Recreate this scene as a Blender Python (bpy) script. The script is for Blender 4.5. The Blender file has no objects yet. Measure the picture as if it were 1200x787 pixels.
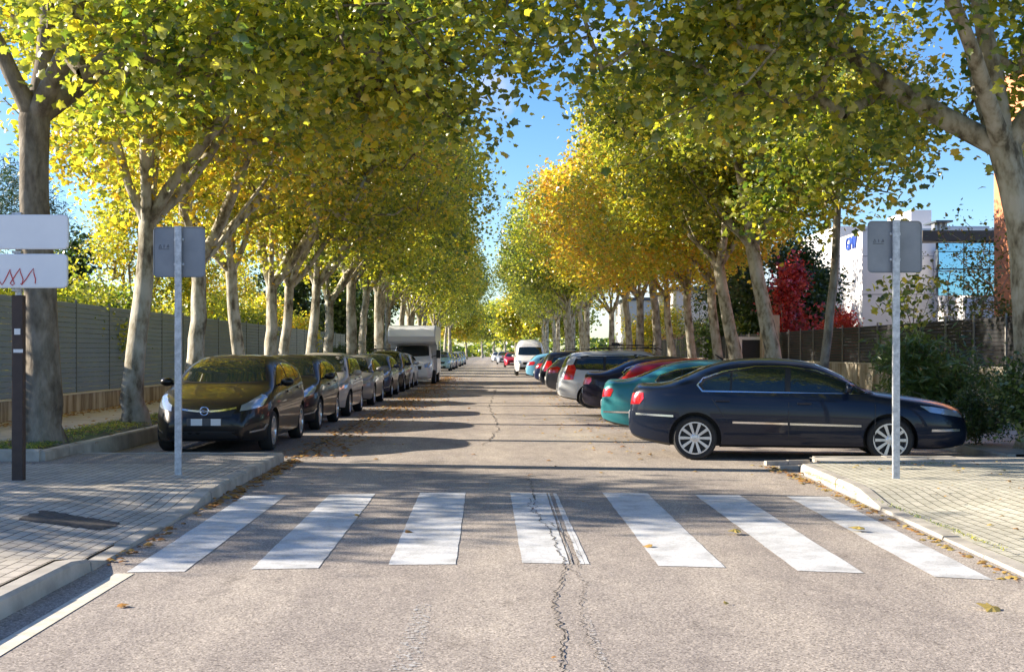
import bpy, bmesh, math, random
import numpy as np
from mathutils import Vector, Matrix, geometry
from mathutils.bvhtree import BVHTree
R = math.radians
scn = bpy.context.scene
C = scn.collection

# ------------------------------------------------------------------ camera, world, sun, exposure
F = 1400.0                       # focal length in pixels of the 1200 px wide photograph
H = 1.56                         # eye height
cam_d = bpy.data.cameras.new('camera'); cam = bpy.data.objects.new('camera', cam_d); C.objects.link(cam)
cam_d.sensor_width = 36; cam_d.lens = F/1200*36
cam_d.shift_x = 21/1200; cam_d.shift_y = 18.5/1200
cam_d.clip_start = .1; cam_d.clip_end = 6000
cam.location = (0, 0, H); cam.rotation_euler = (R(90), 0, 0)
scn.camera = cam
SUN_EL, SUN_AZ = 23.0, 9.0       # azimuth: degrees ahead of straight left (-X)
sdir = Vector((-math.cos(R(SUN_EL))*math.cos(R(SUN_AZ)), math.cos(R(SUN_EL))*math.sin(R(SUN_AZ)), math.sin(R(SUN_EL))))
sun_d = bpy.data.lights.new('sun', 'SUN'); sun = bpy.data.objects.new('sun', sun_d); C.objects.link(sun)
sun_d.energy = 5.0; sun_d.angle = R(.5); sun_d.color = (1, .90, .76)
sun.rotation_euler = (-sdir).to_track_quat('-Z', 'Y').to_euler(); sun.location = (-20, 10, 30)
world = bpy.data.worlds.new('World'); scn.world = world; world.use_nodes = True
wt = world.node_tree; wn = wt.nodes; wl = wt.links
bg = wn['Background']
sky = wn.new('ShaderNodeTexSky'); sky.sky_type = 'NISHITA'; sky.sun_disc = False
sky.sun_elevation = R(SUN_EL)
sky.sun_rotation = math.atan2(sdir.x, sdir.y)
sky.air_density = 1.0; sky.dust_density = 0.3; sky.ozone_density = 4.0
# thin white clouds low in the sky
tc = wn.new('ShaderNodeTexCoord'); mp = wn.new('ShaderNodeMapping'); mp.inputs['Scale'].default_value = (1, 1, 2.6)
mp.inputs['Location'].default_value = (.28, 0, .04)
nz = wn.new('ShaderNodeTexNoise'); nz.inputs['Scale'].default_value = 3.1; nz.inputs['Detail'].default_value = 6; nz.inputs['Roughness'].default_value = .5
rp = wn.new('ShaderNodeValToRGB'); rp.color_ramp.elements[0].position = .54; rp.color_ramp.elements[1].position = .78
rp.color_ramp.elements[1].color = (.75, .75, .75, 1)
sat = wn.new('ShaderNodeHueSaturation'); sat.inputs['Saturation'].default_value = 1.2; sat.inputs['Hue'].default_value = .51
mx = wn.new('ShaderNodeMix'); mx.data_type = 'RGBA'
wl.new(tc.outputs['Generated'], mp.inputs['Vector']); wl.new(mp.outputs[0], nz.inputs['Vector']); wl.new(nz.outputs[0], rp.inputs[0])
wl.new(sky.outputs[0], sat.inputs['Color'])
# one soft cloud above the end of the street
vd = wn.new('ShaderNodeVectorMath'); vd.operation = 'SUBTRACT'; vd.inputs[1].default_value = (.012, .977, .212); wl.new(tc.outputs['Generated'], vd.inputs[0])
vm = wn.new('ShaderNodeVectorMath'); vm.operation = 'MULTIPLY'; vm.inputs[1].default_value = (1, 1, 1.9); wl.new(vd.outputs[0], vm.inputs[0])
vl = wn.new('ShaderNodeVectorMath'); vl.operation = 'LENGTH'; wl.new(vm.outputs[0], vl.inputs[0])
mr = wn.new('ShaderNodeMapRange'); mr.interpolation_type = 'SMOOTHSTEP'; mr.inputs[1].default_value = .075; mr.inputs[2].default_value = .0; wl.new(vl.outputs['Value'], mr.inputs[0])
n5 = wn.new('ShaderNodeTexNoise'); n5.inputs['Scale'].default_value = 14; n5.inputs['Detail'].default_value = 5; wl.new(tc.outputs['Generated'], n5.inputs['Vector'])
r5 = wn.new('ShaderNodeValToRGB'); r5.color_ramp.elements[0].position = .46; r5.color_ramp.elements[1].position = .72; wl.new(n5.outputs[0], r5.inputs[0]); n5.inputs['Scale'].default_value = 17
m5 = wn.new('ShaderNodeMath'); m5.operation = 'MULTIPLY'; wl.new(mr.outputs[0], m5.inputs[0]); wl.new(r5.outputs[0], m5.inputs[1])
m6 = wn.new('ShaderNodeMath'); m6.operation = 'ADD'; m6.use_clamp = True; wl.new(m5.outputs[0], m6.inputs[0]); wl.new(rp.outputs[0], m6.inputs[1])
wl.new(m6.outputs[0], mx.inputs[0]); wl.new(sat.outputs[0], mx.inputs[6]); mx.inputs[7].default_value = (4.2, 4.1, 4.9, 1)
wl.new(mx.outputs[2], bg.inputs[0]); bg.inputs[1].default_value = .095
scn.view_settings.view_transform = 'Standard'; scn.view_settings.look = 'None'
scn.view_settings.gamma = 1; scn.view_settings.use_curve_mapping = False
scn.view_settings.exposure = 1.42
scn.render.engine = 'CYCLES'
scn.cycles.max_bounces = 8; scn.cycles.diffuse_bounces = 4; scn.cycles.glossy_bounces = 3
scn.cycles.transmission_bounces = 4; scn.cycles.transparent_max_bounces = 4
scn.cycles.use_denoising = True

# ------------------------------------------------------------------ helpers
def X(px, Y): return (px-579)/F*Y
def Z(py, Y): return H-(py-412)/F*Y
def link(o, parent=None):
    C.objects.link(o)
    if parent is not None: o.parent = parent
    return o
def mesh_obj(name, verts, faces, mat=None, parent=None, smooth=False, sharp=None):
    me = bpy.data.meshes.new(name); me.from_pydata([tuple(v) for v in verts], [], faces); me.update()
    for m in (mat if isinstance(mat, (list, tuple)) else [mat]):
        if m: me.materials.append(m)
    if smooth: me.polygons.foreach_set('use_smooth', [True]*len(me.polygons))
    if sharp: me.set_sharp_from_angle(angle=R(sharp))
    return link(bpy.data.objects.new(name, me), parent)
def bm_obj(name, bm, mat=None, parent=None, smooth=False, sharp=None):
    me = bpy.data.meshes.new(name); bm.normal_update(); bm.to_mesh(me); bm.free()
    for m in (mat if isinstance(mat, (list, tuple)) else [mat]):
        if m: me.materials.append(m)
    if smooth: me.polygons.foreach_set('use_smooth', [True]*len(me.polygons))
    if sharp: me.set_sharp_from_angle(angle=R(sharp))
    return link(bpy.data.objects.new(name, me), parent)
def tag(o, label=None, cat=None, group=None, kind=None):
    if label: o['label'] = label
    if cat: o['category'] = cat
    if group: o['group'] = group
    if kind: o['kind'] = kind
    return o
def empty(name, loc=(0, 0, 0), rz=0, **k):
    o = bpy.data.objects.new(name, None); o.empty_display_size = .3; C.objects.link(o)
    o.location = loc; o.rotation_euler = (0, 0, rz); tag(o, **k); return o
def children(o): return [c for c in C.objects if c.parent is o]
def copy_tree(o, parent=None):
    kids = list(o.children)
    c = o.copy(); C.objects.link(c); c.parent = parent
    for ch in kids: copy_tree(ch, c)
    return c
def box(bm, x0, x1, y0, y1, z0, z1, bev=0):
    vs = [bm.verts.new(p) for p in [(x0,y0,z0),(x1,y0,z0),(x1,y1,z0),(x0,y1,z0),(x0,y0,z1),(x1,y0,z1),(x1,y1,z1),(x0,y1,z1)]]
    fs = [bm.faces.new([vs[i] for i in f]) for f in [(3,2,1,0),(4,5,6,7),(0,1,5,4),(1,2,6,5),(2,3,7,6),(3,0,4,7)]]
    if bev:
        es = list({e for f in fs for e in f.edges})
        bmesh.ops.bevel(bm, geom=es, offset=bev, segments=2, affect='EDGES', profile=.6)
    return fs
def tube(bm, pts, rad, n=8, cap=True):
    rings = []
    pts = [Vector(p) for p in pts]
    up = None
    for i, p in enumerate(pts):
        d = (pts[min(i+1, len(pts)-1)]-pts[max(i-1, 0)]).normalized()
        a = d.cross(Vector((0, 0, 1)) if abs(d.z) < .95 else Vector((0, 1, 0))).normalized(); b = a.cross(d)
        if up is not None and a.dot(up) < 0: a, b = -a, -b
        up = a
        r = rad[i] if isinstance(rad, (list, tuple)) else rad
        rings.append([bm.verts.new(p+(a*math.cos(2*math.pi*k/n)+b*math.sin(2*math.pi*k/n))*r) for k in range(n)])
    for r0, r1 in zip(rings, rings[1:]):
        for k in range(n): bm.faces.new((r0[k], r0[(k+1) % n], r1[(k+1) % n], r1[k]))
    if cap: bm.faces.new(rings[-1]); bm.faces.new(rings[0][::-1])
def lathe(bm, prof, n=28, axis='y', closed=False):
    """prof: list of (radius, offset) revolved about the axis."""
    rings = []
    for r, t in prof:
        ring = []
        for k in range(n):
            a = 2*math.pi*k/n; c, s = r*math.cos(a), r*math.sin(a)
            ring.append(bm.verts.new((c, t, s) if axis == 'y' else (c, s, t)))
        rings.append(ring)
    pr = list(zip(rings, rings[1:]))
    if closed: pr.append((rings[-1], rings[0]))
    for r0, r1 in pr:
        for k in range(n): bm.faces.new((r0[k], r0[(k+1) % n], r1[(k+1) % n], r1[k]))
    return rings
def rrect(w, h, r, n=5):
    pts = []
    for cx, cz, a0 in ((w/2-r, h/2-r, 0), (-w/2+r, h/2-r, 90), (-w/2+r, -h/2+r, 180), (w/2-r, -h/2+r, 270)):
        for k in range(n+1):
            a = R(a0+90*k/n); pts.append((cx+r*math.cos(a), cz+r*math.sin(a)))
    return pts

# ------------------------------------------------------------------ materials
def mat(name, col, rough=.6, metal=0, coat=0, spec=.5):
    m = bpy.data.materials.new(name); m.use_nodes = True; b = m.node_tree.nodes['Principled BSDF']
    b.inputs['Base Color'].default_value = (*col, 1); b.inputs['Roughness'].default_value = rough
    b.inputs['Metallic'].default_value = metal; b.inputs['Coat Weight'].default_value = coat
    b.inputs['Specular IOR Level'].default_value = spec
    return m
def nd(m, t, **k):
    n = m.node_tree.nodes.new(t)
    for a, v in k.items():
        if a in n.inputs.keys(): n.inputs[a].default_value = v
        else: setattr(n, a, v)
    return n
def lk(m, a, b): m.node_tree.links.new(a, b)
def ramp(m, stops, interp='LINEAR'):
    n = nd(m, 'ShaderNodeValToRGB'); cr = n.color_ramp; cr.interpolation = interp
    while len(cr.elements) < len(stops): cr.elements.new(.5)
    for e, (p, c) in zip(cr.elements, stops): e.position = p; e.color = (*c, 1) if len(c) == 3 else c
    return n
def mixc(m, fac, a, b, mode='MIX'):
    n = nd(m, 'ShaderNodeMix', data_type='RGBA', blend_type=mode)
    for i, v in ((0, fac), (6, a), (7, b)):
        if hasattr(v, 'links'): lk(m, v, n.inputs[i])
        else: n.inputs[i].default_value = v if not isinstance(v, tuple) else (*v, 1)
    return n.outputs[2]
def noise(m, scale, detail=4, rough=.5, vec=None, coord='Object', stretch=None):
    n = nd(m, 'ShaderNodeTexNoise', Scale=scale, Detail=detail, Roughness=rough)
    if vec is None:
        c = nd(m, 'ShaderNodeTexCoord'); vec = c.outputs[coord]
    if stretch:
        mp = nd(m, 'ShaderNodeMapping'); mp.inputs['Scale'].default_value = stretch; lk(m, vec, mp.inputs[0]); vec = mp.outputs[0]
    lk(m, vec, n.inputs['Vector']); return n.outputs[0]
def bump(m, h, strength=.5, dist=.01):
    b = nd(m, 'ShaderNodeBump', Strength=strength, Distance=dist); lk(m, h, b.inputs['Height'])
    lk(m, b.outputs[0], m.node_tree.nodes['Principled BSDF'].inputs['Normal'])
def base(m, sock): lk(m, sock, m.node_tree.nodes['Principled BSDF'].inputs['Base Color'])
def two_tone(name, stops, scale, rough=.8, stretch=None, bmp=0, detail=5, **k):
    m = mat(name, stops[0][1], rough, **k); n = noise(m, scale, detail, .6, stretch=stretch)
    base(m, ramp(m, stops).outputs[0]); lk(m, n, [x for x in m.node_tree.nodes if x.type == 'VALTORGB'][-1].inputs[0])
    if bmp: bump(m, n, bmp)
    return m

# asphalt: bleached aggregate with fine speckle, wear and patches
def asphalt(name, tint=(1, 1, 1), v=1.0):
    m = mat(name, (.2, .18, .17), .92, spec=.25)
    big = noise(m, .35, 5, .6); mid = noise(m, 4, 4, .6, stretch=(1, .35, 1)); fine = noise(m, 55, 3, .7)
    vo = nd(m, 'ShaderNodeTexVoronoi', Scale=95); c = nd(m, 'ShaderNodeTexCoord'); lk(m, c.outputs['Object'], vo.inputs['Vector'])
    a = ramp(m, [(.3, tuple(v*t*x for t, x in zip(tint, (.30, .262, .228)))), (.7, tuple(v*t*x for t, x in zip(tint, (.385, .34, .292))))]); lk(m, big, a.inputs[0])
    sp = ramp(m, [(.05, (.40, .38, .37)), (.35, (.92, .9, .89)), (.62, (1.07, 1.05, 1.02)), (.92, (1.7, 1.66, 1.6))])
    bw = nd(m, 'ShaderNodeRGBToBW'); lk(m, vo.outputs['Color'], bw.inputs[0]); lk(m, bw.outputs[0], sp.inputs[0])
    c1 = mixc(m, 1.0, a.outputs[0], sp.outputs[0], 'MULTIPLY')
    st = ramp(m, [(.35, (.86, .86, .87)), (.65, (1.06, 1.06, 1.05))]); lk(m, mid, st.inputs[0])
    c2 = mixc(m, 1.0, c1, st.outputs[0], 'MULTIPLY')
    # tyre-polished lanes, oil drips and old repairs
    tcs = nd(m, 'ShaderNodeTexCoord'); sx = nd(m, 'ShaderNodeSeparateXYZ'); lk(m, tcs.outputs['Object'], sx.inputs[0])
    wv = nd(m, 'ShaderNodeMath', operation='MULTIPLY'); lk(m, sx.outputs[0], wv.inputs[0]); wv.inputs[1].default_value = 3.9
    cs = nd(m, 'ShaderNodeMath', operation='COSINE'); lk(m, wv.outputs[0], cs.inputs[0])
    lr = ramp(m, [(0, (.93, .93, .94)), (1, (1.05, 1.05, 1.04))]); lk(m, cs.outputs[0], lr.inputs[0])
    c3 = mixc(m, 1.0, c2, lr.outputs[0], 'MULTIPLY')
    oil = noise(m, 1.5, 3, .75, stretch=(1.6, .7, 1)); o2 = ramp(m, [(.60, (1, 1, 1)), (.74, (.66, .65, .64))]); lk(m, oil, o2.inputs[0])
    c4 = mixc(m, .8, c3, o2.outputs[0], 'MULTIPLY')
    base(m, c4); bump(m, fine, .5, .006); return m
M = {}
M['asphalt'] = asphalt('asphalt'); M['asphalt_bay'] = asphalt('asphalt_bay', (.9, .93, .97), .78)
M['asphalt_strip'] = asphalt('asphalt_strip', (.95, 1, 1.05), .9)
def paver_mat(name, c1, c2, mortar, rot=0):
    m = mat(name, c1, .85, spec=.3)
    tc = nd(m, 'ShaderNodeTexCoord'); mp = nd(m, 'ShaderNodeMapping'); mp.inputs['Rotation'].default_value = (0, 0, R(rot))
    wv = nd(m, 'ShaderNodeTexNoise', Scale=1.3, Detail=2); lk(m, tc.outputs['Object'], wv.inputs['Vector'])
    ad = nd(m, 'ShaderNodeVectorMath', operation='MULTIPLY_ADD'); lk(m, wv.outputs['Color'], ad.inputs[0]); ad.inputs[1].default_value = (.035, .035, 0); lk(m, tc.outputs['Object'], ad.inputs[2])
    lk(m, ad.outputs[0], mp.inputs[0])
    b = nd(m, 'ShaderNodeTexBrick', Scale=1.0); b.offset = .5
    b.inputs['Brick Width'].default_value = .21; b.inputs['Row Height'].default_value = .105; b.inputs['Mortar Size'].default_value = .006
    b.inputs['Mortar Smooth'].default_value = .2; b.inputs['Bias'].default_value = 0
    b.inputs['Color1'].default_value = (*c1, 1); b.inputs['Color2'].default_value = (*c2, 1); b.inputs['Mortar'].default_value = (*mortar, 1)
    lk(m, mp.outputs[0], b.inputs['Vector'])
    n = noise(m, 1.1, 5, .65); st = ramp(m, [(.3, (.72, .72, .72)), (.7, (1.08, 1.08, 1.08))]); lk(m, n, st.inputs[0])
    n2 = noise(m, 60, 3, .7); s2 = ramp(m, [(.3, (.85, .85, .85)), (.7, (1.1, 1.1, 1.1))]); lk(m, n2, s2.inputs[0])
    base(m, mixc(m, 1.0, mixc(m, 1.0, b.outputs[0], st.outputs[0], 'MULTIPLY'), s2.outputs[0], 'MULTIPLY'))
    inv = nd(m, 'ShaderNodeMath', operation='SUBTRACT'); inv.inputs[0].default_value = 1; lk(m, b.outputs['Fac'], inv.inputs[1])
    bump(m, inv.outputs[0], .8, .008); return m
M['paver_left'] = paver_mat('paver_grey', (.58, .52, .43), (.47, .42, .35), (.12, .10, .08), 90)
M['paver_right'] = paver_mat('paver_cream', (.60, .56, .45), (.50, .47, .37), (.13, .12, .07), 90)
M['kerb'] = two_tone('kerb_concrete', [(.3, (.27, .245, .205)), (.7, (.50, .455, .385))], 3, .85, bmp=.2)
M['concrete'] = two_tone('walk_concrete', [(.3, (.42, .38, .32)), (.7, (.55, .50, .42))], 2, .9, bmp=.2)
M['gutter'] = two_tone('gutter_band', [(.3, (.50, .45, .35)), (.6, (.70, .63, .50))], 9, .8)
M['terrain'] = two_tone('dry_ground', [(.3, (.10, .09, .05)), (.7, (.22, .18, .11))], .5, .95)
M['soil'] = two_tone('bed_soil', [(.35, (.06, .045, .03)), (.5, (.09, .09, .04)), (.65, (.10, .15, .04))], 2.5, .95, bmp=.5)
M['galv'] = two_tone('galvanised_steel', [(.35, (.36, .38, .40)), (.65, (.58, .60, .62))], 22, .5, metal=.55)
M['signback'] = two_tone('sign_back', [(.3, (.20, .215, .235)), (.7, (.27, .285, .305))], 3, .5, metal=.3)
M['embos'] = mat('embossed_mark', (.10, .11, .13), .6)
M['brown_post'] = two_tone('brown_post', [(.3, (.035, .022, .018)), (.7, (.06, .038, .03))], 8, .6)
M['white_panel'] = two_tone('white_panel', [(.3, (.74, .75, .77)), (.7, (.82, .83, .84))], 2, .45)
M['dark_edge'] = mat('panel_shell', (.05, .05, .05), .5)
M['red_paint'] = mat('red_paint', (.55, .03, .03), .5)
M['fence_grey'] = two_tone('grey_slats', [(.3, (.15, .20, .27)), (.7, (.175, .235, .31))], 1.2, .55)
M['fence_post'] = mat('fence_post', (.12, .145, .15), .5)
def wall_mat(name, a, b, streak):
    m = mat(name, a, .9); n = noise(m, 1.0, 5, .6); r1 = ramp(m, [(.3, a), (.7, b)]); lk(m, n, r1.inputs[0])
    n2 = noise(m, 2.2, 5, .7, stretch=(1, 1.6, .14)); r2 = ramp(m, [(.42, streak), (.6, (1, 1, 1))]); lk(m, n2, r2.inputs[0])
    base(m, mixc(m, .9, r1.outputs[0], r2.outputs[0], 'MULTIPLY')); bump(m, n2, .2); return m
M['wall_cream'] = wall_mat('stained_wall', (.40, .34, .25), (.52, .45, .34), (.34, .25, .17))
M['coping'] = mat('wall_coping', (.55, .50, .40), .85)
M['wall_right'] = wall_mat('cream_wall', (.50, .44, .34), (.62, .56, .45), (.5, .44, .36))
M['black_slat'] = two_tone('black_slats', [(.3, (.010, .010, .011)), (.7, (.022, .022, .024))], 2, .6)
M['light_post'] = mat('light_post', (.30, .28, .25), .7)
M['plaster_white'] = two_tone('white_cladding', [(.3, (.68, .66, .64)), (.7, (.76, .74, .72))], .4, .8)
M['orange_brick'] = None
def orange():
    m = mat('orange_brick', (.62, .2, .08), .85); tc = nd(m, 'ShaderNodeTexCoord'); mp = nd(m, 'ShaderNodeMapping'); mp.inputs['Rotation'].default_value = (R(90), 0, R(90))
    sx = nd(m, 'ShaderNodeSeparateXYZ'); lk(m, tc.outputs['Object'], sx.inputs[0]); ad = nd(m, 'ShaderNodeMath', operation='ADD'); lk(m, sx.outputs[0], ad.inputs[0]); lk(m, sx.outputs[1], ad.inputs[1])
    cb = nd(m, 'ShaderNodeCombineXYZ'); lk(m, ad.outputs[0], cb.inputs[0]); lk(m, sx.outputs[2], cb.inputs[1])
    b = nd(m, 'ShaderNodeTexBrick', Scale=1.0); lk(m, cb.outputs[0], b.inputs['Vector']); b.inputs['Brick Width'].default_value = .5; b.inputs['Row Height'].default_value = .2; b.inputs['Mortar Size'].default_value = .012
    b.inputs['Color1'].default_value = (.74, .30, .14, 1); b.inputs['Color2'].default_value = (.66, .25, .115, 1); b.inputs['Mortar'].default_value = (.52, .24, .15, 1)
    base(m, b.outputs[0]); return m
M['orange_brick'] = orange()
M['cornice'] = mat('brown_cornice', (.10, .075, .055), .6)
M['curtain_glass'] = mat('curtain_glass', (.03, .10, .17), .03, spec=1.0, metal=.75); M['curtain_glass'].node_tree.nodes['Principled BSDF'].inputs['Base Color'].default_value = (.28, .55, .75, 1)  # blue of the reflected sky is put into the base colour
M['mullion'] = mat('mullion', (.08, .10, .12), .5)
M['roof_tile'] = mat('roof_tile', (.36, .19, .12), .85)
M['blue_letters'] = mat('blue_letters', (.03, .09, .45), .5)
M['dark_win'] = mat('window_glass', (.02, .025, .03), .06, spec=.8)
M['alu'] = mat('alu_frame', (.45, .46, .48), .4, metal=.6)

# bark of plane trees: cream and olive patches over grey flakes; colour of the object picks pale or rough dark bark
def bark():
    m = mat('plane_bark', (.3, .26, .2), .85, spec=.2)
    n1 = noise(m, 4.6, 5, .6, stretch=(1, 1, .5)); r1 = ramp(m, [(.36, (.12, .10, .07)), (.43, (.27, .235, .165)), (.52, (.44, .40, .31)), (.64, (.56, .52, .43))]); lk(m, n1, r1.inputs[0])
    n2 = noise(m, 8, 5, .65, stretch=(1, 1, .35)); r2 = ramp(m, [(.38, (.07, .054, .042)), (.52, (.15, .12, .092)), (.68, (.26, .215, .17))]); lk(m, n2, r2.inputs[0])
    oi = nd(m, 'ShaderNodeObjectInfo'); sep = nd(m, 'ShaderNodeSeparateColor'); lk(m, oi.outputs['Color'], sep.inputs[0])
    base(m, mixc(m, sep.outputs[0], r1.outputs[0], r2.outputs[0])); bump(m, n2, .8, .025); return m
M['bark'] = bark()
# leaves: per-leaf colour; object colour red = autumn level, green = darkness, blue = red-leaf
def leaf_mat(name, green, yellow, trans=.58):
    m = bpy.data.materials.new(name); m.use_nodes = True; nt = m.node_tree; nt.nodes.remove(nt.nodes['Principled BSDF'])
    out = nt.nodes['Material Output']
    ge = nd(m, 'ShaderNodeNewGeometry'); oi = nd(m, 'ShaderNodeObjectInfo'); sep = nd(m, 'ShaderNodeSeparateColor'); lk(m, oi.outputs['Color'], sep.inputs[0])
    nz = noise(m, .75, 3, .6)
    ma = nd(m, 'ShaderNodeMath', operation='MULTIPLY_ADD'); lk(m, nz, ma.inputs[0]); ma.inputs[1].default_value = 1.1; ma.inputs[2].default_value = -.56
    mb = nd(m, 'ShaderNodeMath', operation='MULTIPLY_ADD'); lk(m, ge.outputs['Random Per Island'], mb.inputs[0]); mb.inputs[1].default_value = .62; lk(m, ma.outputs[0], mb.inputs[2])
    mc = nd(m, 'ShaderNodeMath', operation='ADD'); lk(m, mb.outputs[0], mc.inputs[0]); lk(m, sep.outputs[0], mc.inputs[1])
    r = ramp(m, green+yellow); lk(m, mc.outputs[0], r.inputs[0])
    di = nd(m, 'ShaderNodeBsdfDiffuse'); tr = nd(m, 'ShaderNodeBsdfTranslucent'); gl = nd(m, 'ShaderNodeBsdfGlossy', Roughness=.36)
    gl.inputs['Color'].default_value = (.8, .8, .8, 1)
    lk(m, r.outputs[0], di.inputs[0])
    tb = mixc(m, 1.0, r.outputs[0], (1.4, 1.45, .6), 'MULTIPLY'); lk(m, tb, tr.inputs[0])
    a = nd(m, 'ShaderNodeMixShader'); a.inputs[0].default_value = trans; lk(m, di.outputs[0], a.inputs[1]); lk(m, tr.outputs[0], a.inputs[2])
    b = nd(m, 'ShaderNodeMixShader'); b.inputs[0].default_value = .085; lk(m, a.outputs[0], b.inputs[1]); lk(m, gl.outputs[0], b.inputs[2])
    lk(m, b.outputs[0], out.inputs[0]); return m
M['leaf'] = leaf_mat('plane_leaf', [(.0, (.055, .12, .03)), (.25, (.165, .235, .05)), (.45, (.36, .38, .07))], [(.68, (.60, .58, .08)), (.86, (.74, .54, .07)), (1.0, (.74, .42, .06))])
M['evergreen'] = leaf_mat('evergreen_leaf', [(.0, (.018, .035, .012)), (.4, (.04, .075, .02)), (.7, (.08, .13, .03))], [(1.0, (.14, .20, .04))], .3)
M['redleaf'] = leaf_mat('red_leaf', [(.0, (.22, .02, .02)), (.4, (.55, .05, .06)), (.7, (.75, .12, .11))], [(1.0, (.62, .18, .08))], .45)
M['litter'] = leaf_mat('fallen_leaf', [(.0, (.12, .06, .03)), (.4, (.26, .12, .045)), (.7, (.40, .20, .06))], [(1.0, (.46, .34, .10))], .15)

# car materials
def paint():
    m = mat('car_paint', (.1, .1, .1), .34, metal=.12, coat=.5, spec=.2); m.node_tree.nodes['Principled BSDF'].inputs['Coat Roughness'].default_value = .03
    oi = nd(m, 'ShaderNodeObjectInfo'); base(m, oi.outputs['Color']); return m
M['paint'] = paint()
M['car_glass'] = mat('car_glass', (.010, .018, .017), .02, spec=.6, coat=.3)
M['car_black'] = mat('car_black', (.012, .012, .013), .5)
M['tyre'] = mat('tyre_rubber', (.018, .018, .018), .85)
M['chrome'] = mat('chrome', (.75, .76, .78), .15, metal=1)
M['rim'] = mat('alloy_rim', (.58, .59, .61), .28, metal=.85)
M['head'] = mat('headlight_glass', (.42, .48, .54), .08, metal=.5, coat=1)
M['tail'] = mat('tail_light', (.50, .01, .015), .12, coat=1)
M['plate_white'] = mat('plate_white', (.72, .72, .70), .5)
M['plate_dark'] = mat('plate_dark', (.07, .07, .075), .5)
M['camper_white'] = mat('camper_white', (.72, .73, .75), .35, coat=.3)
M['orange_blink'] = mat('indicator', (.7, .25, .03), .2)

# ------------------------------------------------------------------ ground and roads
def sheet(name, pts, z, m, kind='structure'):
    o = mesh_obj(name, [(x, y, z) for x, y in pts], [list(range(len(pts)))], m); tag(o, kind=kind); return o
sheet('ground', [(-1800, -300), (1800, -300), (1800, 3000), (-1800, 3000)], -.06, M['terrain'])
sheet('road', [(-60, -40), (60, -40), (60, 1.0), (7.2, 1.0), (7.2, 600), (-5.95, 600), (-5.95, 1.0), (-60, 1.0)], 0, M['asphalt'])
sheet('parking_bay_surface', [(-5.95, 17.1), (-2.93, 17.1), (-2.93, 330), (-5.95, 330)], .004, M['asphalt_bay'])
def smooth(t): t = max(0, min(1, t)); return t*t*(3-2*t)
def drop_l(Y): return smooth((Y-8.35)/.35)*(1-smooth((Y-11.4)/1.5))
def drop_r(Y): return smooth((Y-4.0)/1.5)*(1-smooth((Y-11.6)/1.3))
def pave_grid(name, x0, x1, y0, y1, zf, m, dx=.25, dy=.2):
    nx = max(1, int(abs(x1-x0)/dx)); ny = max(1, int((y1-y0)/dy)); vs = []; fs = []
    for j in range(ny+1):
        for i in range(nx+1):
            x = x0+(x1-x0)*i/nx; y = y0+(y1-y0)*j/ny; vs.append((x, y, zf(x, y)))
    for j in range(ny):
        for i in range(nx):
            a = j*(nx+1)+i; f = (a, a+1, a+nx+2, a+nx+1); fs.append(f if x1 > x0 else f[::-1])
    return tag(mesh_obj(name, vs, fs, m, smooth=True), kind='structure')
zl = lambda x, y: .12-.10*drop_l(y)*smooth((x+4.5)/1.4)
zr = lambda x, y: .12-.10*drop_r(y)*smooth((5.6-x)/1.4)
pave_grid('pavement', -16, -3.05, 1.0, 15.35, zl, M['paver_left'])
xr = lambda y: 3.62+.0*y+.036*(y-7)          # right kerb face line
def pave_right():
    vs = []; fs = []; nx = 40; ny = 80
    for j in range(ny+1):
        y = 1.0+(15.45-1.0)*j/ny
        xk = xr(y)+.13
        for i in range(nx+1):
            x = xk+(14-xk)*(i/nx)**1.3; vs.append((x, y, zr(x, y)))
    for j in range(ny):
        for i in range(nx):
            a = j*(nx+1)+i; fs.append((a, a+1, a+nx+2, a+nx+1))
    return tag(mesh_obj('pavement', vs, fs, M['paver_right'], smooth=True), kind='structure')
pave_right()
# kerb stones: each row built from 1 m stones with open joints and worn edges
def kerb(name, path, hf, w=.14, side=1, stone=.9, m=None, zb=-.02):
    """path: polyline of the road-side foot; width grows to the given side; hf(x, y) = top height"""
    bm = bmesh.new(); rnd = random.Random(len(path)*7+int(path[0][1]*3))
    for (xa, ya), (xb, yb) in zip(path, path[1:]):
        L = math.hypot(xb-xa, yb-ya); n = max(1, round(L/stone)); ux, uy = (xb-xa)/L, (yb-ya)/L; nx_, ny_ = -uy*side, ux*side
        for k in range(n):
            t0 = k*L/n+.004; t1 = (k+1)*L/n-.004; jz = rnd.uniform(-.006, .006); jx = rnd.uniform(-.005, .005)
            sub = 3; prev = None
            for s in range(sub+1):
                t = t0+(t1-t0)*s/sub; x = xa+ux*t+nx_*jx; y = ya+uy*t+ny_*jx; z = hf(x, y)+jz
                f = min(.022, max(.004, z*.25))
                row = [bm.verts.new(p) for p in ((x, y, zb), (x+nx_*.01, y+ny_*.01, z-f), (x+nx_*(.01+f), y+ny_*(.01+f), z), (x+nx_*w, y+ny_*w, z+.002), (x+nx_*w, y+ny_*w, zb))]
                if prev:
                    for q in range(4): bm.faces.new((prev[q], row[q], row[q+1], prev[q+1]))
                else: bm.faces.new(row)
                prev = row
            bm.faces.new(prev[::-1])
    bmesh.ops.recalc_face_normals(bm, faces=bm.faces)
    return tag(bm_obj(name, bm, m or M['kerb']), kind='structure')
kerb('kerb', [(-2.92, 1.0), (-2.86, 8.5), (-2.95, 12.5), (-2.97, 16.95)], lambda x, y: .125-.10*drop_l(y), side=1)
kerb('kerb', [(-5.95, 17.09), (-3.1, 17.09)], lambda x, y: .125, w=.16, side=-1)
kerb('kerb', [(xr(1), 1.0), (xr(15.3), 15.3)], lambda x, y: .13-.105*drop_r(y), side=-1)
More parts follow.
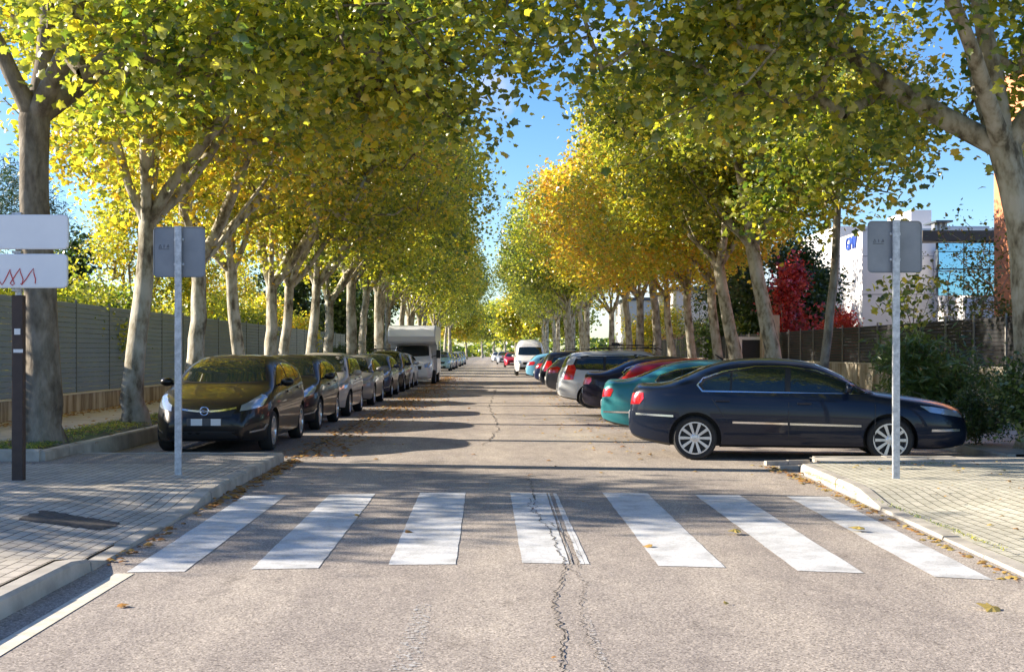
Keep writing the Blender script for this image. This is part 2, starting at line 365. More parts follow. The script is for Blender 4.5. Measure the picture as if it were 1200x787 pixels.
kerb('kerb', [(xr(15.3), 15.3), (4.12, 15.62), (4.4, 15.8)], lambda x, y: .12, side=-1, stone=.4)
kerb('kerb', [(4.4, 16.55), (12, 16.55)], lambda x, y: .12, w=.25, side=-1)
kerb('kerb_stub', [(3.72, 16.5), (4.35, 16.62)], lambda x, y: .06, w=.1, side=-1, stone=.35)
kerb('kerb_stub', [(3.78, 15.9), (4.3, 15.95)], lambda x, y: .05, w=.09, side=-1, stone=.25)
pave_grid('concrete_band', -5.95, -3.10, 15.35, 16.93, lambda x, y: .118, M['asphalt_strip'])
pave_grid('concrete_band', -16, -5.97, 15.35, 15.74, lambda x, y: .118, M['asphalt_strip'])
pave_grid('concrete_band', 4.3, 14, 15.45, 16.32, lambda x, y: .118, M['concrete'])
# left planting bed with raised kerb, then walk to the wall
pave_grid('planting_bed', -7.15, -6.08, 15.85, 200, lambda x, y: .22+.03*math.sin(x*9+y*1.3)+.02*math.sin(y*3.1), M['soil'], .12, .6)
kerb('kerb', [(-7.3, 15.75), (-6.0, 15.75)], lambda x, y: .27, side=1, w=.12, m=M['kerb'])
kerb('kerb', [(-5.93, 15.8), (-5.93, 200)], lambda x, y: .25, side=1, w=.13)
kerb('kerb', [(-7.28, 200), (-7.28, 15.88)], lambda x, y: .25, side=1, w=.12)
pave_grid('footpath', -9.98, -7.29, 15.75, 330, lambda x, y: .122, M['concrete'], 3, 20)
sheet('verge', [(-16, 15.75), (-10.2, 15.75), (-10.2, 24.1), (-16, 24.1)], .11, M['terrain'])
# right walk
kerb('kerb', [(7.2, 16.8), (7.2, 330)], lambda x, y: .12, side=-1)
pave_grid('footpath', 7.34, 12.02, 16.8, 330, lambda x, y: .118, M['concrete'], 5, 20)
# gutter band and crosswalk
sheet('gutter_line', [(-2.66, 1.0), (-2.53, 1.0), (-2.53, 8.40), (-2.66, 8.40)], .004, M['gutter'])
def stripe_mat():
    m = mat('road_paint', (.78, .78, .76), .7); n = noise(m, 3, 6, .7); fine = noise(m, 60, 3, .7)
    r = ramp(m, [(.3, (.36, .355, .34)), (.55, (.62, .615, .60))]); lk(m, n, r.inputs[0])
    r2 = ramp(m, [(.36, (.5, .47, .44)), (.46, (1, 1, 1))]); lk(m, fine, r2.inputs[0]); base(m, mixc(m, .55, r.outputs[0], r2.outputs[0], 'MULTIPLY')); bump(m, fine, .3, .004); return m
M['roadpaint'] = stripe_mat()
def W(px, py): Y = F*H/(py-412); return (X(px, Y), Y)
def ragged(quad, n=26, j=.0045, seed=0):
    rnd = random.Random(seed); out = []
    for a, b in zip(quad, quad[1:]+quad[:1]):
        for k in range(n):
            t = k/n; out.append((a[0]+(b[0]-a[0])*t+rnd.uniform(-j, j)*(k > 0), a[1]+(b[1]-a[1])*t+rnd.uniform(-j, j)*(k > 0)))
    return out
stripes = [((285.4, 581), (336, 579.6), (216, 669.8), (148, 670.6)), ((386, 579.6), (440, 578.3), (373, 665.7), (294, 667)),
           ((492, 577.3), (546, 577), (534, 661.3), (455.5, 661.7)), ((597.8, 577), (652, 578), (691, 661), (611.6, 659.4)),
           ((706, 577.3), (758.5, 578), (850, 665), (771.5, 663)), ((814.8, 580), (866.4, 580), (1012.5, 671.6), (935, 668.8)),
           ((922, 581.5), (972, 582), (1164, 679.5), (1095, 675.8))]
for k, q in enumerate(stripes):
    w = [W(*p) for p in q][::-1]
    if k == 3:       # a strip of this bar has worn away
        fl, fr, nr, nl = W(597.8, 577), W(652, 578), W(691, 661), W(611.6, 659.4)
        at = lambda a, b, t: (a[0]+(b[0]-a[0])*t, a[1]+(b[1]-a[1])*t)
        sheet('crosswalk_stripe', ragged([nl, at(nl, nr, .70), at(fl, fr, .78), fl], seed=k), .004, M['roadpaint'])
        sheet('crosswalk_stripe', ragged([at(nl, nr, .74), at(nl, nr, .765), at(fl, fr, .845), at(fl, fr, .815)], seed=k+20, j=.004), .004, M['roadpaint'])
        sheet('crosswalk_stripe', ragged([at(nl, nr, .86), nr, fr, at(fl, fr, .93)], seed=k+30), .004, M['roadpaint'])
    else: sheet('crosswalk_stripe', ragged(w, seed=k), .004, M['roadpaint'])
# worn ghost marks
def worn(name, dens, c=(.46, .44, .41)):
    m = mat(name, c, .8); n = noise(m, 26, 5, .75); r = ramp(m, [(dens, (0, 0, 0)), (dens+.12, (1, 1, 1))]); lk(m, n, r.inputs[0])
    lk(m, r.outputs[0], m.node_tree.nodes['Principled BSDF'].inputs['Alpha']); return m
M['worn'] = worn('worn_paint', .50); M['worn2'] = worn('worn_mark', .50, (.50, .47, .43))
sheet('worn_marking', [W(455, 787), W(492, 787), W(505, 708), W(487, 708)], .004, M['worn'])
sheet('worn_marking', [W(706, 787), W(716, 787), W(690, 722), W(683, 722)], .004, M['worn2'])
sheet('worn_marking', [W(478, 524), W(486, 524), W(493, 513), W(486, 513)], .008, M['worn2'])
sheet('worn_marking', [W(415, 524), W(436, 524), W(480, 517), W(462, 517)], .008, M['worn'])
for a in range(9):
    Y = 19.0+a*3.7; sheet('bay_marking', [(1.75, Y), (2.35, Y+.02), (2.35, Y+.12), (1.75, Y+.12)], .004, M['worn2'])
    sheet('bay_marking', [(1.7, Y+.9), (1.8, Y+.9), (1.8, Y+2.3), (1.7, Y+2.3)], .004, M['worn2'])
for a in range(6):
    Y = 42+a*9; sheet('bay_marking', [(1.45, Y), (1.57, Y), (1.57, Y+6), (1.45, Y+6)], .004, M['worn2'])
# cracks
M['crack'] = mat('crack_dark', (.035, .03, .026), .95)
M['tar'] = two_tone('crack_tar', [(.3, (.03, .028, .025)), (.7, (.12, .10, .085))], 20, .9)
def crack(pts, w=.012, seed=0, step=.05, jit=.02, z=.008, m=None):
    rnd = random.Random(seed); c = []; ox_ = 0
    for (xa, ya), (xb, yb) in zip(pts, pts[1:]):
        L = math.hypot(xb-xa, yb-ya); n = max(2, int(L/step))
        for k in range(n):
            t = k/n; ox_ = .6*ox_+rnd.gauss(0, jit); c.append((xa+(xb-xa)*t+ox_, ya+(yb-ya)*t+rnd.gauss(0, step*.12)))
    c.append(pts[-1]); L_, R_ = [], []
    for i, (x, y) in enumerate(c):
        a = c[max(0, i-1)]; b = c[min(len(c)-1, i+1)]; d = math.hypot(b[0]-a[0], b[1]-a[1]) or 1
        nx_, ny_ = -(b[1]-a[1])/d, (b[0]-a[0])/d; ww = w*rnd.uniform(.15, 1)
        L_.append((x+nx_*ww/2, y+ny_*ww/2, z)); R_.append((x-nx_*ww/2, y-ny_*ww/2, z))
    n = len(c); tag(mesh_obj('road_crack', L_+R_, [(i+n, i+1+n, i+1, i) for i in range(n-1)], m or M['crack']), kind='structure')
crack([(.42, 15.2), (.44, 13.2), (.40, 11.8), (.50, 10), (.52, 8.9), (.47, 8.2), (.37, 7.4), (.38, 6.6), (.33, 5.8), (.36, 4.6)], .014, 3, .03, .011)
crack([(.50, 11.0), (.60, 10.1), (.64, 9.2), (.62, 8.6)], .010, 5, .03, .01)
crack([(.60, 9.3), (.55, 8.6), (.62, 8.0), (.52, 7.4), (.50, 6.5), (.56, 5.6)], .007, 7, .03, .014)
crack([(.44, 13.0), (.36, 12.2), (.40, 11.5)], .010, 9, .03, .012)
crack([(-2.9, 15.85), (-1, 16.0), (1, 15.95), (3.9, 15.8)], .05, 11, .12, .006, z=.006, m=M['tar'])
crack([(-2.9, 28.5), (1.6, 29)], .05, 13, .2, .01, m=M['tar'])
crack([(-2.9, 41), (1.6, 41.3)], .07, 14, .2, .01, m=M['tar'])
crack([(-.2, 20), (.1, 24), (-.15, 34), (.1, 50)], .025, 15, .2, .02, m=M['tar'])
crack([(-2.93, 17.0), (-2.93, 60)], .06, 16, .2, .015, z=.012, m=M['tar'])
_r = random.Random(8); _v = []; _f = []; _n = 14
for _j in range(_n+1):
    for _i in range(_n+1):
        _x = -3.34-.80*_i/_n+.03*_r.uniform(-1, 1)*(_i in (0, _n)); _y = 10.25+.12*_i/_n+(.45+.15*_i/_n)*_j/_n+.03*_r.uniform(-1, 1)*(_j in (0, _n)); _v.append((_x, _y, zl(_x, _y)+.004+.004*_r.random()))
for _j in range(_n):
    for _i in range(_n): _a = _j*(_n+1)+_i; _f.append((_a, _a+_n+1, _a+_n+2, _a+1))
tag(mesh_obj('pavement_patch', _v, _f, M['tar']), kind='structure')
crack([(-3.33, 8.4), (-3.35, 12.2), (-3.15, 13.5)], .012, 21, .2, .006, z=.066, m=M['crack'])

# ------------------------------------------------------------------ vegetation
def palmate(s=1.0):
    """outline of a five lobed plane leaf, in the xy plane, tip to +y"""
    pts = [(0, -.34), (.20, -.38), (.44, -.30), (.38, -.08), (.60, .12), (.34, .20), (.22, .40), (0, .60), (-.20, .34), (-.30, .22), (-.56, .16), (-.40, -.06), (-.48, -.28), (-.20, -.40)]
    v = np.array([(0, -.05, .07)]+[(x, y, -.30*abs(x)*(1+.4*(i % 2))-.18*max(0, y)**2) for i, (x, y) in enumerate(pts)])*s
    n = len(pts); f = [(0, 1+i, 1+(i+1) % n) for i in range(n)]
    return v, np.array(f)
def lance(w=.16):
    v = np.array([(0, -.5, 0), (w, -.1, .02), (.02, .5, -.06), (-w, -.1, .02)]); return v, np.array([(0, 1, 2), (0, 2, 3)])
def quadleaf():
    v = np.array([(0, -.5, 0), (.42, -.05, .07), (0, .5, -.05), (-.42, -.05, .07)]); return v, np.array([(0, 1, 2), (0, 2, 3)])
def leaves_mesh(name, pos, size, shape, rng, droop=.35, m=None, flat=False):
    v, f = shape; n = len(pos)
    nrm = rng.normal(size=(n, 3)); nrm[:, 2] = np.abs(nrm[:, 2])+droop
    if flat: nrm[:, :2] *= .25
    nrm /= np.linalg.norm(nrm, axis=1)[:, None]
    t = rng.normal(size=(n, 3)); t -= (t*nrm).sum(1)[:, None]*nrm; t /= np.linalg.norm(t, axis=1)[:, None]
    b = np.cross(nrm, t)
    sz = size*(.45+.85*rng.random(n)**1.3)
    P = pos[:, None, :]+sz[:, None, None]*(v[None, :, 0:1]*t[:, None, :]+v[None, :, 1:2]*b[:, None, :]+v[None, :, 2:3]*nrm[:, None, :])
    nv = len(v); V = P.reshape(-1, 3); Fc = (f[None]+(np.arange(n)*nv)[:, None, None]).reshape(-1, 3)
    me = bpy.data.meshes.new(name); me.vertices.add(len(V)); me.vertices.foreach_set('co', V.astype(np.float32).ravel())
    me.loops.add(len(Fc)*3); me.loops.foreach_set('vertex_index', Fc.astype(np.int32).ravel())
    me.polygons.add(len(Fc)); me.polygons.foreach_set('loop_start', np.arange(0, len(Fc)*3, 3, dtype=np.int32))
    me.update(calc_edges=True); me.materials.append(m or M['leaf']); return me
def env_points(n, ctr, rad, rng, low=.0, lumps=26, hollow=.35, flat_low=None):
    """points in a lumpy crown: many blobs spread through the ellipsoid volume"""
    lc = rng.normal(size=(lumps, 3)); lc /= np.linalg.norm(lc, axis=1)[:, None]
    lc *= rng.uniform(.45, .92, (lumps, 1)); lr = rng.uniform(.20, .36, lumps)
    out = []
    while sum(map(len, out)) < n:
        k = rng.integers(0, lumps, n); d = rng.normal(size=(n, 3)); d /= np.linalg.norm(d, axis=1)[:, None]
        p = lc[k]+d*(rng.uniform(.15, 1, (n, 1))**.5)*lr[k][:, None]
        r = np.linalg.norm(p, axis=1); ok = (r > hollow) & (r < 1.08)
        if flat_low is not None: ok &= p[:, 2] > flat_low
        out.append(p[ok])
    p = np.concatenate(out)[:n]
    return ctr+p*rad
def skeleton(targets, fork, trunk_pts, rng, limb_dirs):
    """greedy nearest attachment from the limbs to every target; returns nodes, parents"""
    nodes = [Vector(p) for p in trunk_pts]; par = [-1]+list(range(len(trunk_pts)-1)); f = len(nodes)-1
    for d, L in limb_dirs:
        p = Vector(fork); cur = f; dd = Vector(d).normalized()
        for s in range(6):
            dd = (dd+Vector((rng.normal(0, .1), rng.normal(0, .1), .07+rng.normal(0, .06)))).normalized()
            p = p+dd*L/6; nodes.append(p.copy()); par.append(cur); cur = len(nodes)-1
    N = np.array([tuple(n) for n in nodes]); base_n = len(trunk_pts)
    fk = np.array(fork); T = targets[np.argsort(np.linalg.norm(targets-fk, axis=1))]
    P = list(par); arr = np.zeros((len(N)+len(T)*3, 3)); arr[:len(N)] = N; cnt = len(N)
    for t in T:
        d = np.linalg.norm(arr[base_n:cnt]-t, axis=1); j = int(np.argmin(d))+base_n; L = d[j-base_n]
        ns = 2 if L > .9 else 1; q = arr[j].copy(); pj = j
        for s in range(ns):
            tt = (s+1)/ns; pt = q+(t-q)*tt
            if s < ns-1: pt = pt+rng.normal(0, .10*L, 3)
            arr[cnt] = pt; P.append(pj); pj = cnt; cnt += 1
    return arr[:cnt], P
def branch_mesh(name, nodes, par, trunk_n, trunk_r, rng, r_tip=.012, p=.44, nseg_trunk=14, limbs=None):
    n = len(nodes); w = np.ones(n)
    for i in range(n-1, 0, -1):
        if par[i] >= 0: w[par[i]] += w[i]
    r = r_tip*w**p
    f = trunk_n-1; lim = trunk_r[-1]*.72
    k = lim/max(r[j] for j in range(n) if par[j] == f); r[trunk_n:] = np.maximum(r[trunk_n:]*min(1, k*1.0), .008)
    if limbs and limbs[1]:
        for q in range(limbs[0]):
            for k in range(6): r[trunk_n+q*6+k] = max(r[trunk_n+q*6+k], limbs[1]*(1-.11*k)*(.85 if q > 2 else 1))
    bm = bmesh.new()
    # trunk, one tube with root flare and slight fluting
    pts = [Vector(q) for q in nodes[:trunk_n]]
    rings = []
    ph = rng.uniform(0, 6)
    for i, q in enumerate(pts):
        rr = trunk_r[i]
        ring = []
        for a in range(nseg_trunk):
            th = 2*math.pi*a/nseg_trunk; fl = 1+.07*math.sin(3*th+ph+i*.35)+.04*math.sin(5*th+i*.9)+(.18*max(0, math.sin(4*th+ph)) if i == 0 else 0)
            ring.append(bm.verts.new(q+Vector((math.cos(th), math.sin(th), 0))*rr*fl))
        rings.append(ring)
    for r0, r1 in zip(rings, rings[1:]):
        for a in range(nseg_trunk): bm.faces.new((r0[a], r0[(a+1) % nseg_trunk], r1[(a+1) % nseg_trunk], r1[a]))
    for dz, q_ in ((.16, .86), (.32, .62), (.42, .34)):
        ring = [bm.verts.new(pts[-1]+(v.co-pts[-1])*q_+Vector((0, 0, dz*trunk_r[-1]/.25))) for v in rings[len(pts)-1]]
        r0 = rings[-1]
        for a in range(nseg_trunk): bm.faces.new((r0[a], r0[(a+1) % nseg_trunk], ring[(a+1) % nseg_trunk], ring[a]))
        rings.append(ring)
    bm.faces.new(rings[-1])
    for i in range(trunk_n, n):
        j = par[i]; a, b = Vector(nodes[j]), Vector(nodes[i]); ra = trunk_r[-1]*.75 if j == f else r[j]; ra = min(ra, r[i]*1.35); rb = r[i]
        ns = 8 if rb > .06 else (5 if rb > .025 else 3)
        if (b-a).length < 1e-4: continue
        d = (b-a).normalized(); a = a-d*ra*.3
        tube(bm, [a, b], [ra, rb], ns, cap=False)
    return bm
def make_plane(name, seed, h=12.5, fork=4.5, rad=(6.3, 5.0), off=1.5, lean=0.0, r0=.24, nl=26000, leaf=.17, shape=None, base_z=4.4, limbs=5, ntar=560, lump=34, lod=False, thick=1.0, dirs=None, limb_r=0, flat=-.86):
    rng = np.random.default_rng(seed); rnd = random.Random(seed)
    tn = 9; tp = []; tr = []; _pa = rng.uniform(0, 6, 2); wob = np.array([[.07*math.sin(_pa[0]+i*.55), .05*math.sin(_pa[1]+i*.5)] for i in range(tn)])+rng.normal(0, .012, (tn, 2))
    for i in range(tn):
        t = i/(tn-1); tp.append((lean*t**1.2+wob[i, 0]*(0 < i), wob[i, 1]*(0 < i), fork*t-.05*(i == 0)))
        tr.append(r0*(1.0-.28*t)*(1.45 if i == 0 else 1.12 if i == 1 else 1)*(1.12 if i == tn-1 else 1))
    tp.insert(1, (tp[0][0]+.0, tp[0][1], .28)); tr.insert(1, r0*1.16)
    fk = tp[-1]; ctr = np.array((off+lean, 0, (base_z+h)/2)); rd = np.array((rad[0], rad[1], (h-base_z)/2))
    pts = env_points(ntar, ctr, rd, rng, lumps=lump, hollow=.2, flat_low=flat)
    given = dirs; dirs = []
    for k in range(0 if given else limbs):
        a = 2*math.pi*(k+rng.uniform(-.25, .25))/limbs+seed; e = rng.uniform(.75, 1.15)
        dirs.append(((math.cos(a)*math.cos(e)+.25*(off > 0), math.sin(a)*math.cos(e), math.sin(e)), rng.uniform(.42, .6)*(h-fork)))
    dirs.append(((.1, 0, 1), .7*(h-fork)))
    if given: dirs = given
    nodes, par = skeleton(pts, fk, tp, rng, dirs)
    bm = branch_mesh(name, nodes, par, len(tp), tr, rng, limbs=(len(dirs), limb_r))
    tw = nodes[len(tp)+len(dirs)*6:] if given else nodes[len(tp)+len(dirs)*3:]
    k = rng.integers(0, len(tw), nl); sp = rng.normal(size=(nl, 3))*np.array((.36, .36, .30))*thick; P = tw[k]+sp
    P[:, 2] -= .08
    cm = leaves_mesh(name+'_crown', P, leaf, shape or palmate(), rng)
    me = bpy.data.meshes.new(name+'_trunk'); bm.normal_update(); bm.to_mesh(me); bm.free(); me.materials.append(M['bark'])
    me.polygons.foreach_set('use_smooth', [True]*len(me.polygons))
    return me, cm
PROTO = {}
PROTO['a'] = make_plane('plane_a', 11, h=13.0, fork=4.55, rad=(6.0, 4.6), off=3.0, r0=.25, leaf=.135, nl=42000, base_z=3.2, flat=-.64, ntar=600, dirs=[((.72, -.62, .72), 3.6), ((.1, .1, 1), 5), ((-.7, -.25, .9), 3.4), ((-.3, .8, .9), 4), ((.75, .55, .9), 4.5)], limb_r=.12)
PROTO['g'] = make_plane('plane_g', 91, h=12.6, fork=4.5, rad=(5.6, 4.6), off=2.0, lean=.62, r0=.29, leaf=.135, nl=36000, base_z=3.4, flat=-.68, ntar=440, dirs=[((.95, -.15, .62), 5.5), ((.10, .0, 1), 4.5), ((-.75, .1, .8), 3.5), ((.5, .8, .8), 3.5), ((-.1, -.8, .9), 3)], limb_r=.165)
PROTO['b'] = make_plane('plane_b', 23, h=12.6, fork=3.7, rad=(4.9, 3.9), off=1.2, lean=.15, r0=.20, leaf=.135, nl=27000, base_z=4.3)
PROTO['c'] = make_plane('plane_c', 37, h=13.4, fork=3.3, rad=(5.0, 3.9), off=1.3, lean=-.1, r0=.21, leaf=.135, nl=27000, base_z=4.3)
PROTO['d'] = make_plane('plane_d', 41, h=12.8, fork=4.3, rad=(5.2, 4.5), off=1.1, lean=.55, r0=.25, leaf=.135, nl=42000, base_z=3.6, flat=-.70)
PROTO['e'] = make_plane('plane_e', 53, h=14.0, fork=4.0, rad=(4.9, 3.6), off=.9, lean=.2, r0=.24, nl=15000, leaf=.22, shape=quadleaf(), base_z=4.5, ntar=420, lod=True)
PROTO['f'] = make_plane('plane_f', 67, h=13.2, fork=4.4, rad=(4.8, 3.7), off=.8, lean=.1, r0=.22, nl=15000, leaf=.22, shape=quadleaf(), base_z=4.8, ntar=420, lod=True)
PROTO['h'] = make_plane('plane_h', 43, h=13.0, fork=4.4, rad=(4.6, 4.2), off=.2, lean=.6, r0=.25, leaf=.135, nl=36000, base_z=4.9, dirs=None)
PROTO['k'] = make_plane('plane_k', 47, h=11.5, fork=4.0, rad=(4.2, 3.6), off=.3, lean=.2, r0=.20, leaf=.14, nl=27000, base_z=4.4)
PROTO['thin'] = make_plane('plane_thin', 71, h=8.5, fork=5.0, rad=(2.6, 2.4), off=.2, lean=-.25, r0=.115, nl=5200, leaf=.17, base_z=4.4, limbs=4, ntar=150, lump=16)
PROTO['small'] = make_plane('plane_small', 83, h=6.5, fork=2.2, rad=(2.8, 2.8), off=0, r0=.13, nl=8000, leaf=.26, shape=quadleaf(), base_z=1.9, limbs=5, ntar=260, lump=24)
def tree(name, proto, loc, rz=0, s=1.0, dark=0.0, autumn=.2, label='', cat='tree', group=None, sz=1.0, crown_mat=None):
    t = empty(name, loc, rz, label=label, cat=cat, group=group); t.scale = (s, s, s*sz)
    a = link(bpy.data.objects.new('trunk', PROTO[proto][0]), t); a.color = (dark, 0, 0, 1)
    b = link(bpy.data.objects.new('crown', PROTO[proto][1]), t); b.color = (autumn, 0, 0, 1)
    return t
tree('plane_tree', 'd', (8.3, 11.8, .1), R(180), 1.08, .1, .1, 'plane tree whose crown hangs into the top corner above the stout forked plane', group='plane trees in a row beside the right pavement')
GL = 'plane trees in a row beside the left pavement'; GR = 'plane trees in a row beside the right pavement'
left_row = [  # Y, proto, rz(deg), scale, bark, autumn, label
 (17.3, 'a', 0, 1.04, .75, .16, 'thick plane tree with rough dark brown bark behind the white direction signs'),
 (22.0, 'b', 8, 1.0, .15, .34, 'mottled plane tree in the grass bed between the thick dark trunk and the black hatchback'),
 (26.7, 'c', -6, 1.0, .0, .38, 'plane tree whose pale trunk rises behind the grey sign plate on the pavement'),
 (30.9, 'b', 185, .92, .0, .36, 'slender pale plane tree above the roof of the front black hatchback'),
 (35.6, 'c', 12, .98, .0, .34, 'plane tree with two close pale stems above the second parked black car'),
 (37.4, 'b', -20, .9, .0, .20, 'leaning pale plane tree just behind its close neighbour above the second black car'),
 (43.0, 'b', 5, 1.0, .0, .26, 'straight pale plane tree above the beige parked car'),
 (48.0, 'c', 3, 1.0, .0, .22, 'thin pale plane tree near the end of the slatted grey fence')]
for Y, pr, rz, s, dk, au, lb in left_row:
    tree('plane_tree', pr, (-6.6, Y, .2), R(rz), s, dk, au, lb, group=GL)
rl = random.Random(5)
far_words = ['with grey trunk just before the motorhome', 'with a grey trunk beside the tall overcab box of the motorhome', 'standing level with the motorhome', 'rising over the motorhome roof']
fl = [53.5, 59, 64, 69.5, 76, 83, 90, 98, 106, 115, 124, 134, 145, 157, 170]
ord_ = ['first', 'second', 'third', 'fourth', 'fifth', 'sixth', 'seventh', 'eighth', 'ninth', 'tenth', 'eleventh', 'twelfth', 'thirteenth', 'fourteenth', 'fifteenth', 'sixteenth']
for i, Y in enumerate(fl):
    lb = 'tall plane tree '+far_words[i] if i < 4 else f'tall green plane tree beyond the motorhome, {ord_[i-4]} of the row after it'
    tree('plane_tree', 'ef'[i % 2], (-6.6+rl.uniform(-.3, .3), Y, .2), R(rl.uniform(-25, 25)), rl.uniform(.96, 1.12), .1, rl.uniform(.08, .26), lb, group=GL)
right_row = [
 (17.9, 'g', 180, 1.0, .12, .16, 'stout pale plane tree with big forked limbs beside the orange building'),
 (28.5, 'thin', 180, 1.0, .55, .10, 'young thin plane tree with dark slim trunk before the red maple'),
 (33.4, 'h', 172, 1.0, .05, .20, 'plane tree leaning over the parked dark blue sedan, red maple beside its trunk'),
 (38.8, 'h', 195, .96, .05, .26, 'plane tree with thick forked trunk behind the dark blue sedan roof'),
 (42.0, 'k', 175, .96, .05, .42, 'narrow plane tree right behind the thick forked one'),
 (47.5, 'k', 190, .98, .0, .42, 'pale plane tree above the teal sedan roof with yellowing crown'),
 (52.8, 'k', 170, .96, .0, .48, 'slim bright plane tree between the silver people carrier and the teal sedan')]
for Y, pr, rz, s, dk, au, lb in right_row:
    tree('plane_tree', pr, (8.25 if Y < 20 else 7.9, Y, .1), R(rz), s, dk, au, lb, group=GR)
fr = [(59, .50, 8.0), (66, .58, 8.2), (73, .52, 8.2), (80, .36, 8.0), (88, .15, 5.6), (96, .12, 7.6), (104, .10, 7.6), (113, .12, 7.6), (122, .14, 7.4), (132, .12, 7.2), (143, .16, 7.2), (155, .2, 7), (168, .2, 7)]
rw = ['bright trunk and golden crown above the red car', 'orange crown and brown forked trunk over the silver people carrier', 'deep orange crown over the small hatchbacks', 'golden crown behind the orange ones', 'thick silvery trunk close to the parked cars']
for i, (Y, au, x) in enumerate(fr):
    lb = 'plane tree with '+rw[i] if i < 5 else f'dark green plane tree beyond the white van, {ord_[i-5]} after the thick silvery trunk'
    tree('plane_tree', 'fe'[i % 2], (x, Y, .1), R(180+rl.uniform(-20, 20)), rl.uniform(.98, 1.1)*(1.12 if i > 4 else 1), .3 if i < 4 else .05, au, lb, group=GR)
# young yellow trees closing the far end of the street
for i, (x, Y, s, au) in enumerate([(5.5, 185, 1.9, .26), (8, 200, 2.1, .30), (12, 190, 2.0, .26), (4, 225, 1.9, .24), (-7, 190, 1.8, .30), (-8, 210, 1.9, .34), (-5.5, 235, 1.8, .22), (-3, 300, 2.3, .05), (3, 310, 2.4, .06), (0, 340, 2.2, -.05)]):
    lb = ['low yellow tree filling the far end of the street behind the white van', 'yellow tree behind the front low yellow one at the street end', 'yellow tree on the outer side at the far street end', 'small yellow tree deepest of the yellow ones', 'low green tree at the far end opposite the yellow ones', 'yellow green tree behind the low green one at the street end', 'farthest green tree on the motorhome side of the street', 'dark tree closing the view on the motorhome side', 'dark tree closing the view on the van side', 'dark tree in the middle of the vanishing point'][i]
    tree('street_tree', 'small', (x, Y, 0), R(i*47), s, .2, au, lb, group='low trees at the far end of the street')

rgw = np.random.default_rng(77); nW = 26000; xw_ = rgw.uniform(-260, 260, nW); hw_ = 7+3*np.sin(xw_*.09)+2*np.sin(xw_*.31+1)
Pw = np.stack([xw_, 380+rgw.normal(0, 9, nW), hw_*rgw.uniform(0, 1, nW)**.8], 1)
_me = leaves_mesh('wood', Pw, 1.6, quadleaf(), rgw); _o = link(bpy.data.objects.new('distant_wood', _me)); _o.color = (-.05, 0, 0, 1); tag(_o, label='green band of distant trees closing the horizon', cat='wood', kind='stuff')
# bushes and trees behind the fences
def bush_mesh(name, seed, rad, h, nl, leaf, shape, m, lumps=18, stem=.05, z0=0.1, ntar=120, trunk_h=.4, spread=.22):
    rng = np.random.default_rng(seed); tp = [(0, 0, 0), (0, 0, trunk_h*.5), (0, 0, trunk_h)]; tr = [stem*1.3, stem, stem]
    pts = env_points(ntar, np.array((0, 0, (z0+h)/2)), np.array((rad[0], rad[1], (h-z0)/2)), rng, lumps=lumps, hollow=.1)
    dirs = [((math.cos(a), math.sin(a), 1.3), h*.4) for a in np.linspace(0, 5.2, 5)]
    nodes, par = skeleton(pts, tp[-1], tp, rng, dirs); bm = branch_mesh(name, nodes, par, 3, tr, rng, nseg_trunk=8, r_tip=.006)
    tw = nodes[8:]; P = tw[rng.integers(0, len(tw), nl)]+rng.normal(size=(nl, 3))*spread; P[:, 2] = np.maximum(P[:, 2], .05)
    cm = leaves_mesh(name+'_crown', P, leaf, shape, rng, m=m)
    me = bpy.data.meshes.new(name+'_trunk'); bm.normal_update(); bm.to_mesh(me); bm.free(); me.materials.append(M['bark'])
    return me, cm
PROTO['yellowbush'] = bush_mesh('yellow_bush', 3, (3.2, 2.8), 5.0, 16000, .17, quadleaf(), M['leaf'], ntar=300, lumps=30, trunk_h=.8, stem=.09, spread=.3)
PROTO['darktree'] = bush_mesh('dark_tree', 5, (2.8, 2.8), 8.5, 15000, .26, quadleaf(), M['evergreen'], ntar=320, lumps=34, trunk_h=1.5, stem=.16, spread=.32)
PROTO['pine'] = bush_mesh('pine', 6, (3.0, 3.0), 9.5, 14000, .30, lance(.07), M['evergreen'], ntar=240, lumps=18, trunk_h=4, z0=3.5, stem=.18, spread=.3)
PROTO['oleander'] = bush_mesh('oleander', 7, (1.35, 1.0), 2.0, 7000, .20, lance(.10), M['evergreen'], ntar=150, lumps=16, trunk_h=.25, stem=.03, spread=.16)
PROTO['hedge'] = bush_mesh('hedge_bush', 8, (1.1, 1.0), 1.75, 11000, .075, quadleaf(), M['evergreen'], ntar=220, lumps=22, trunk_h=.2, stem=.03, spread=.12)
PROTO['maple'] = bush_mesh('maple', 9, (1.0, 1.3), 6.0, 3400, .17, palmate(), M['redleaf'], ntar=130, lumps=14, trunk_h=1.5, z0=1.4, stem=.08, spread=.27)
PROTO['airy'] = bush_mesh('airy_tree', 10, (2.0, 2.0), 6.2, 2000, .12, quadleaf(), M['evergreen'], ntar=150, lumps=22, trunk_h=1.4, z0=1.2, stem=.06, spread=.30)
PROTO['sapling'] = bush_mesh('sapling', 12, (1.3, 1.0), 4.4, 260, .2, palmate(), M['leaf'], ntar=40, lumps=9, trunk_h=2.2, z0=2.4, stem=.03, spread=.25)
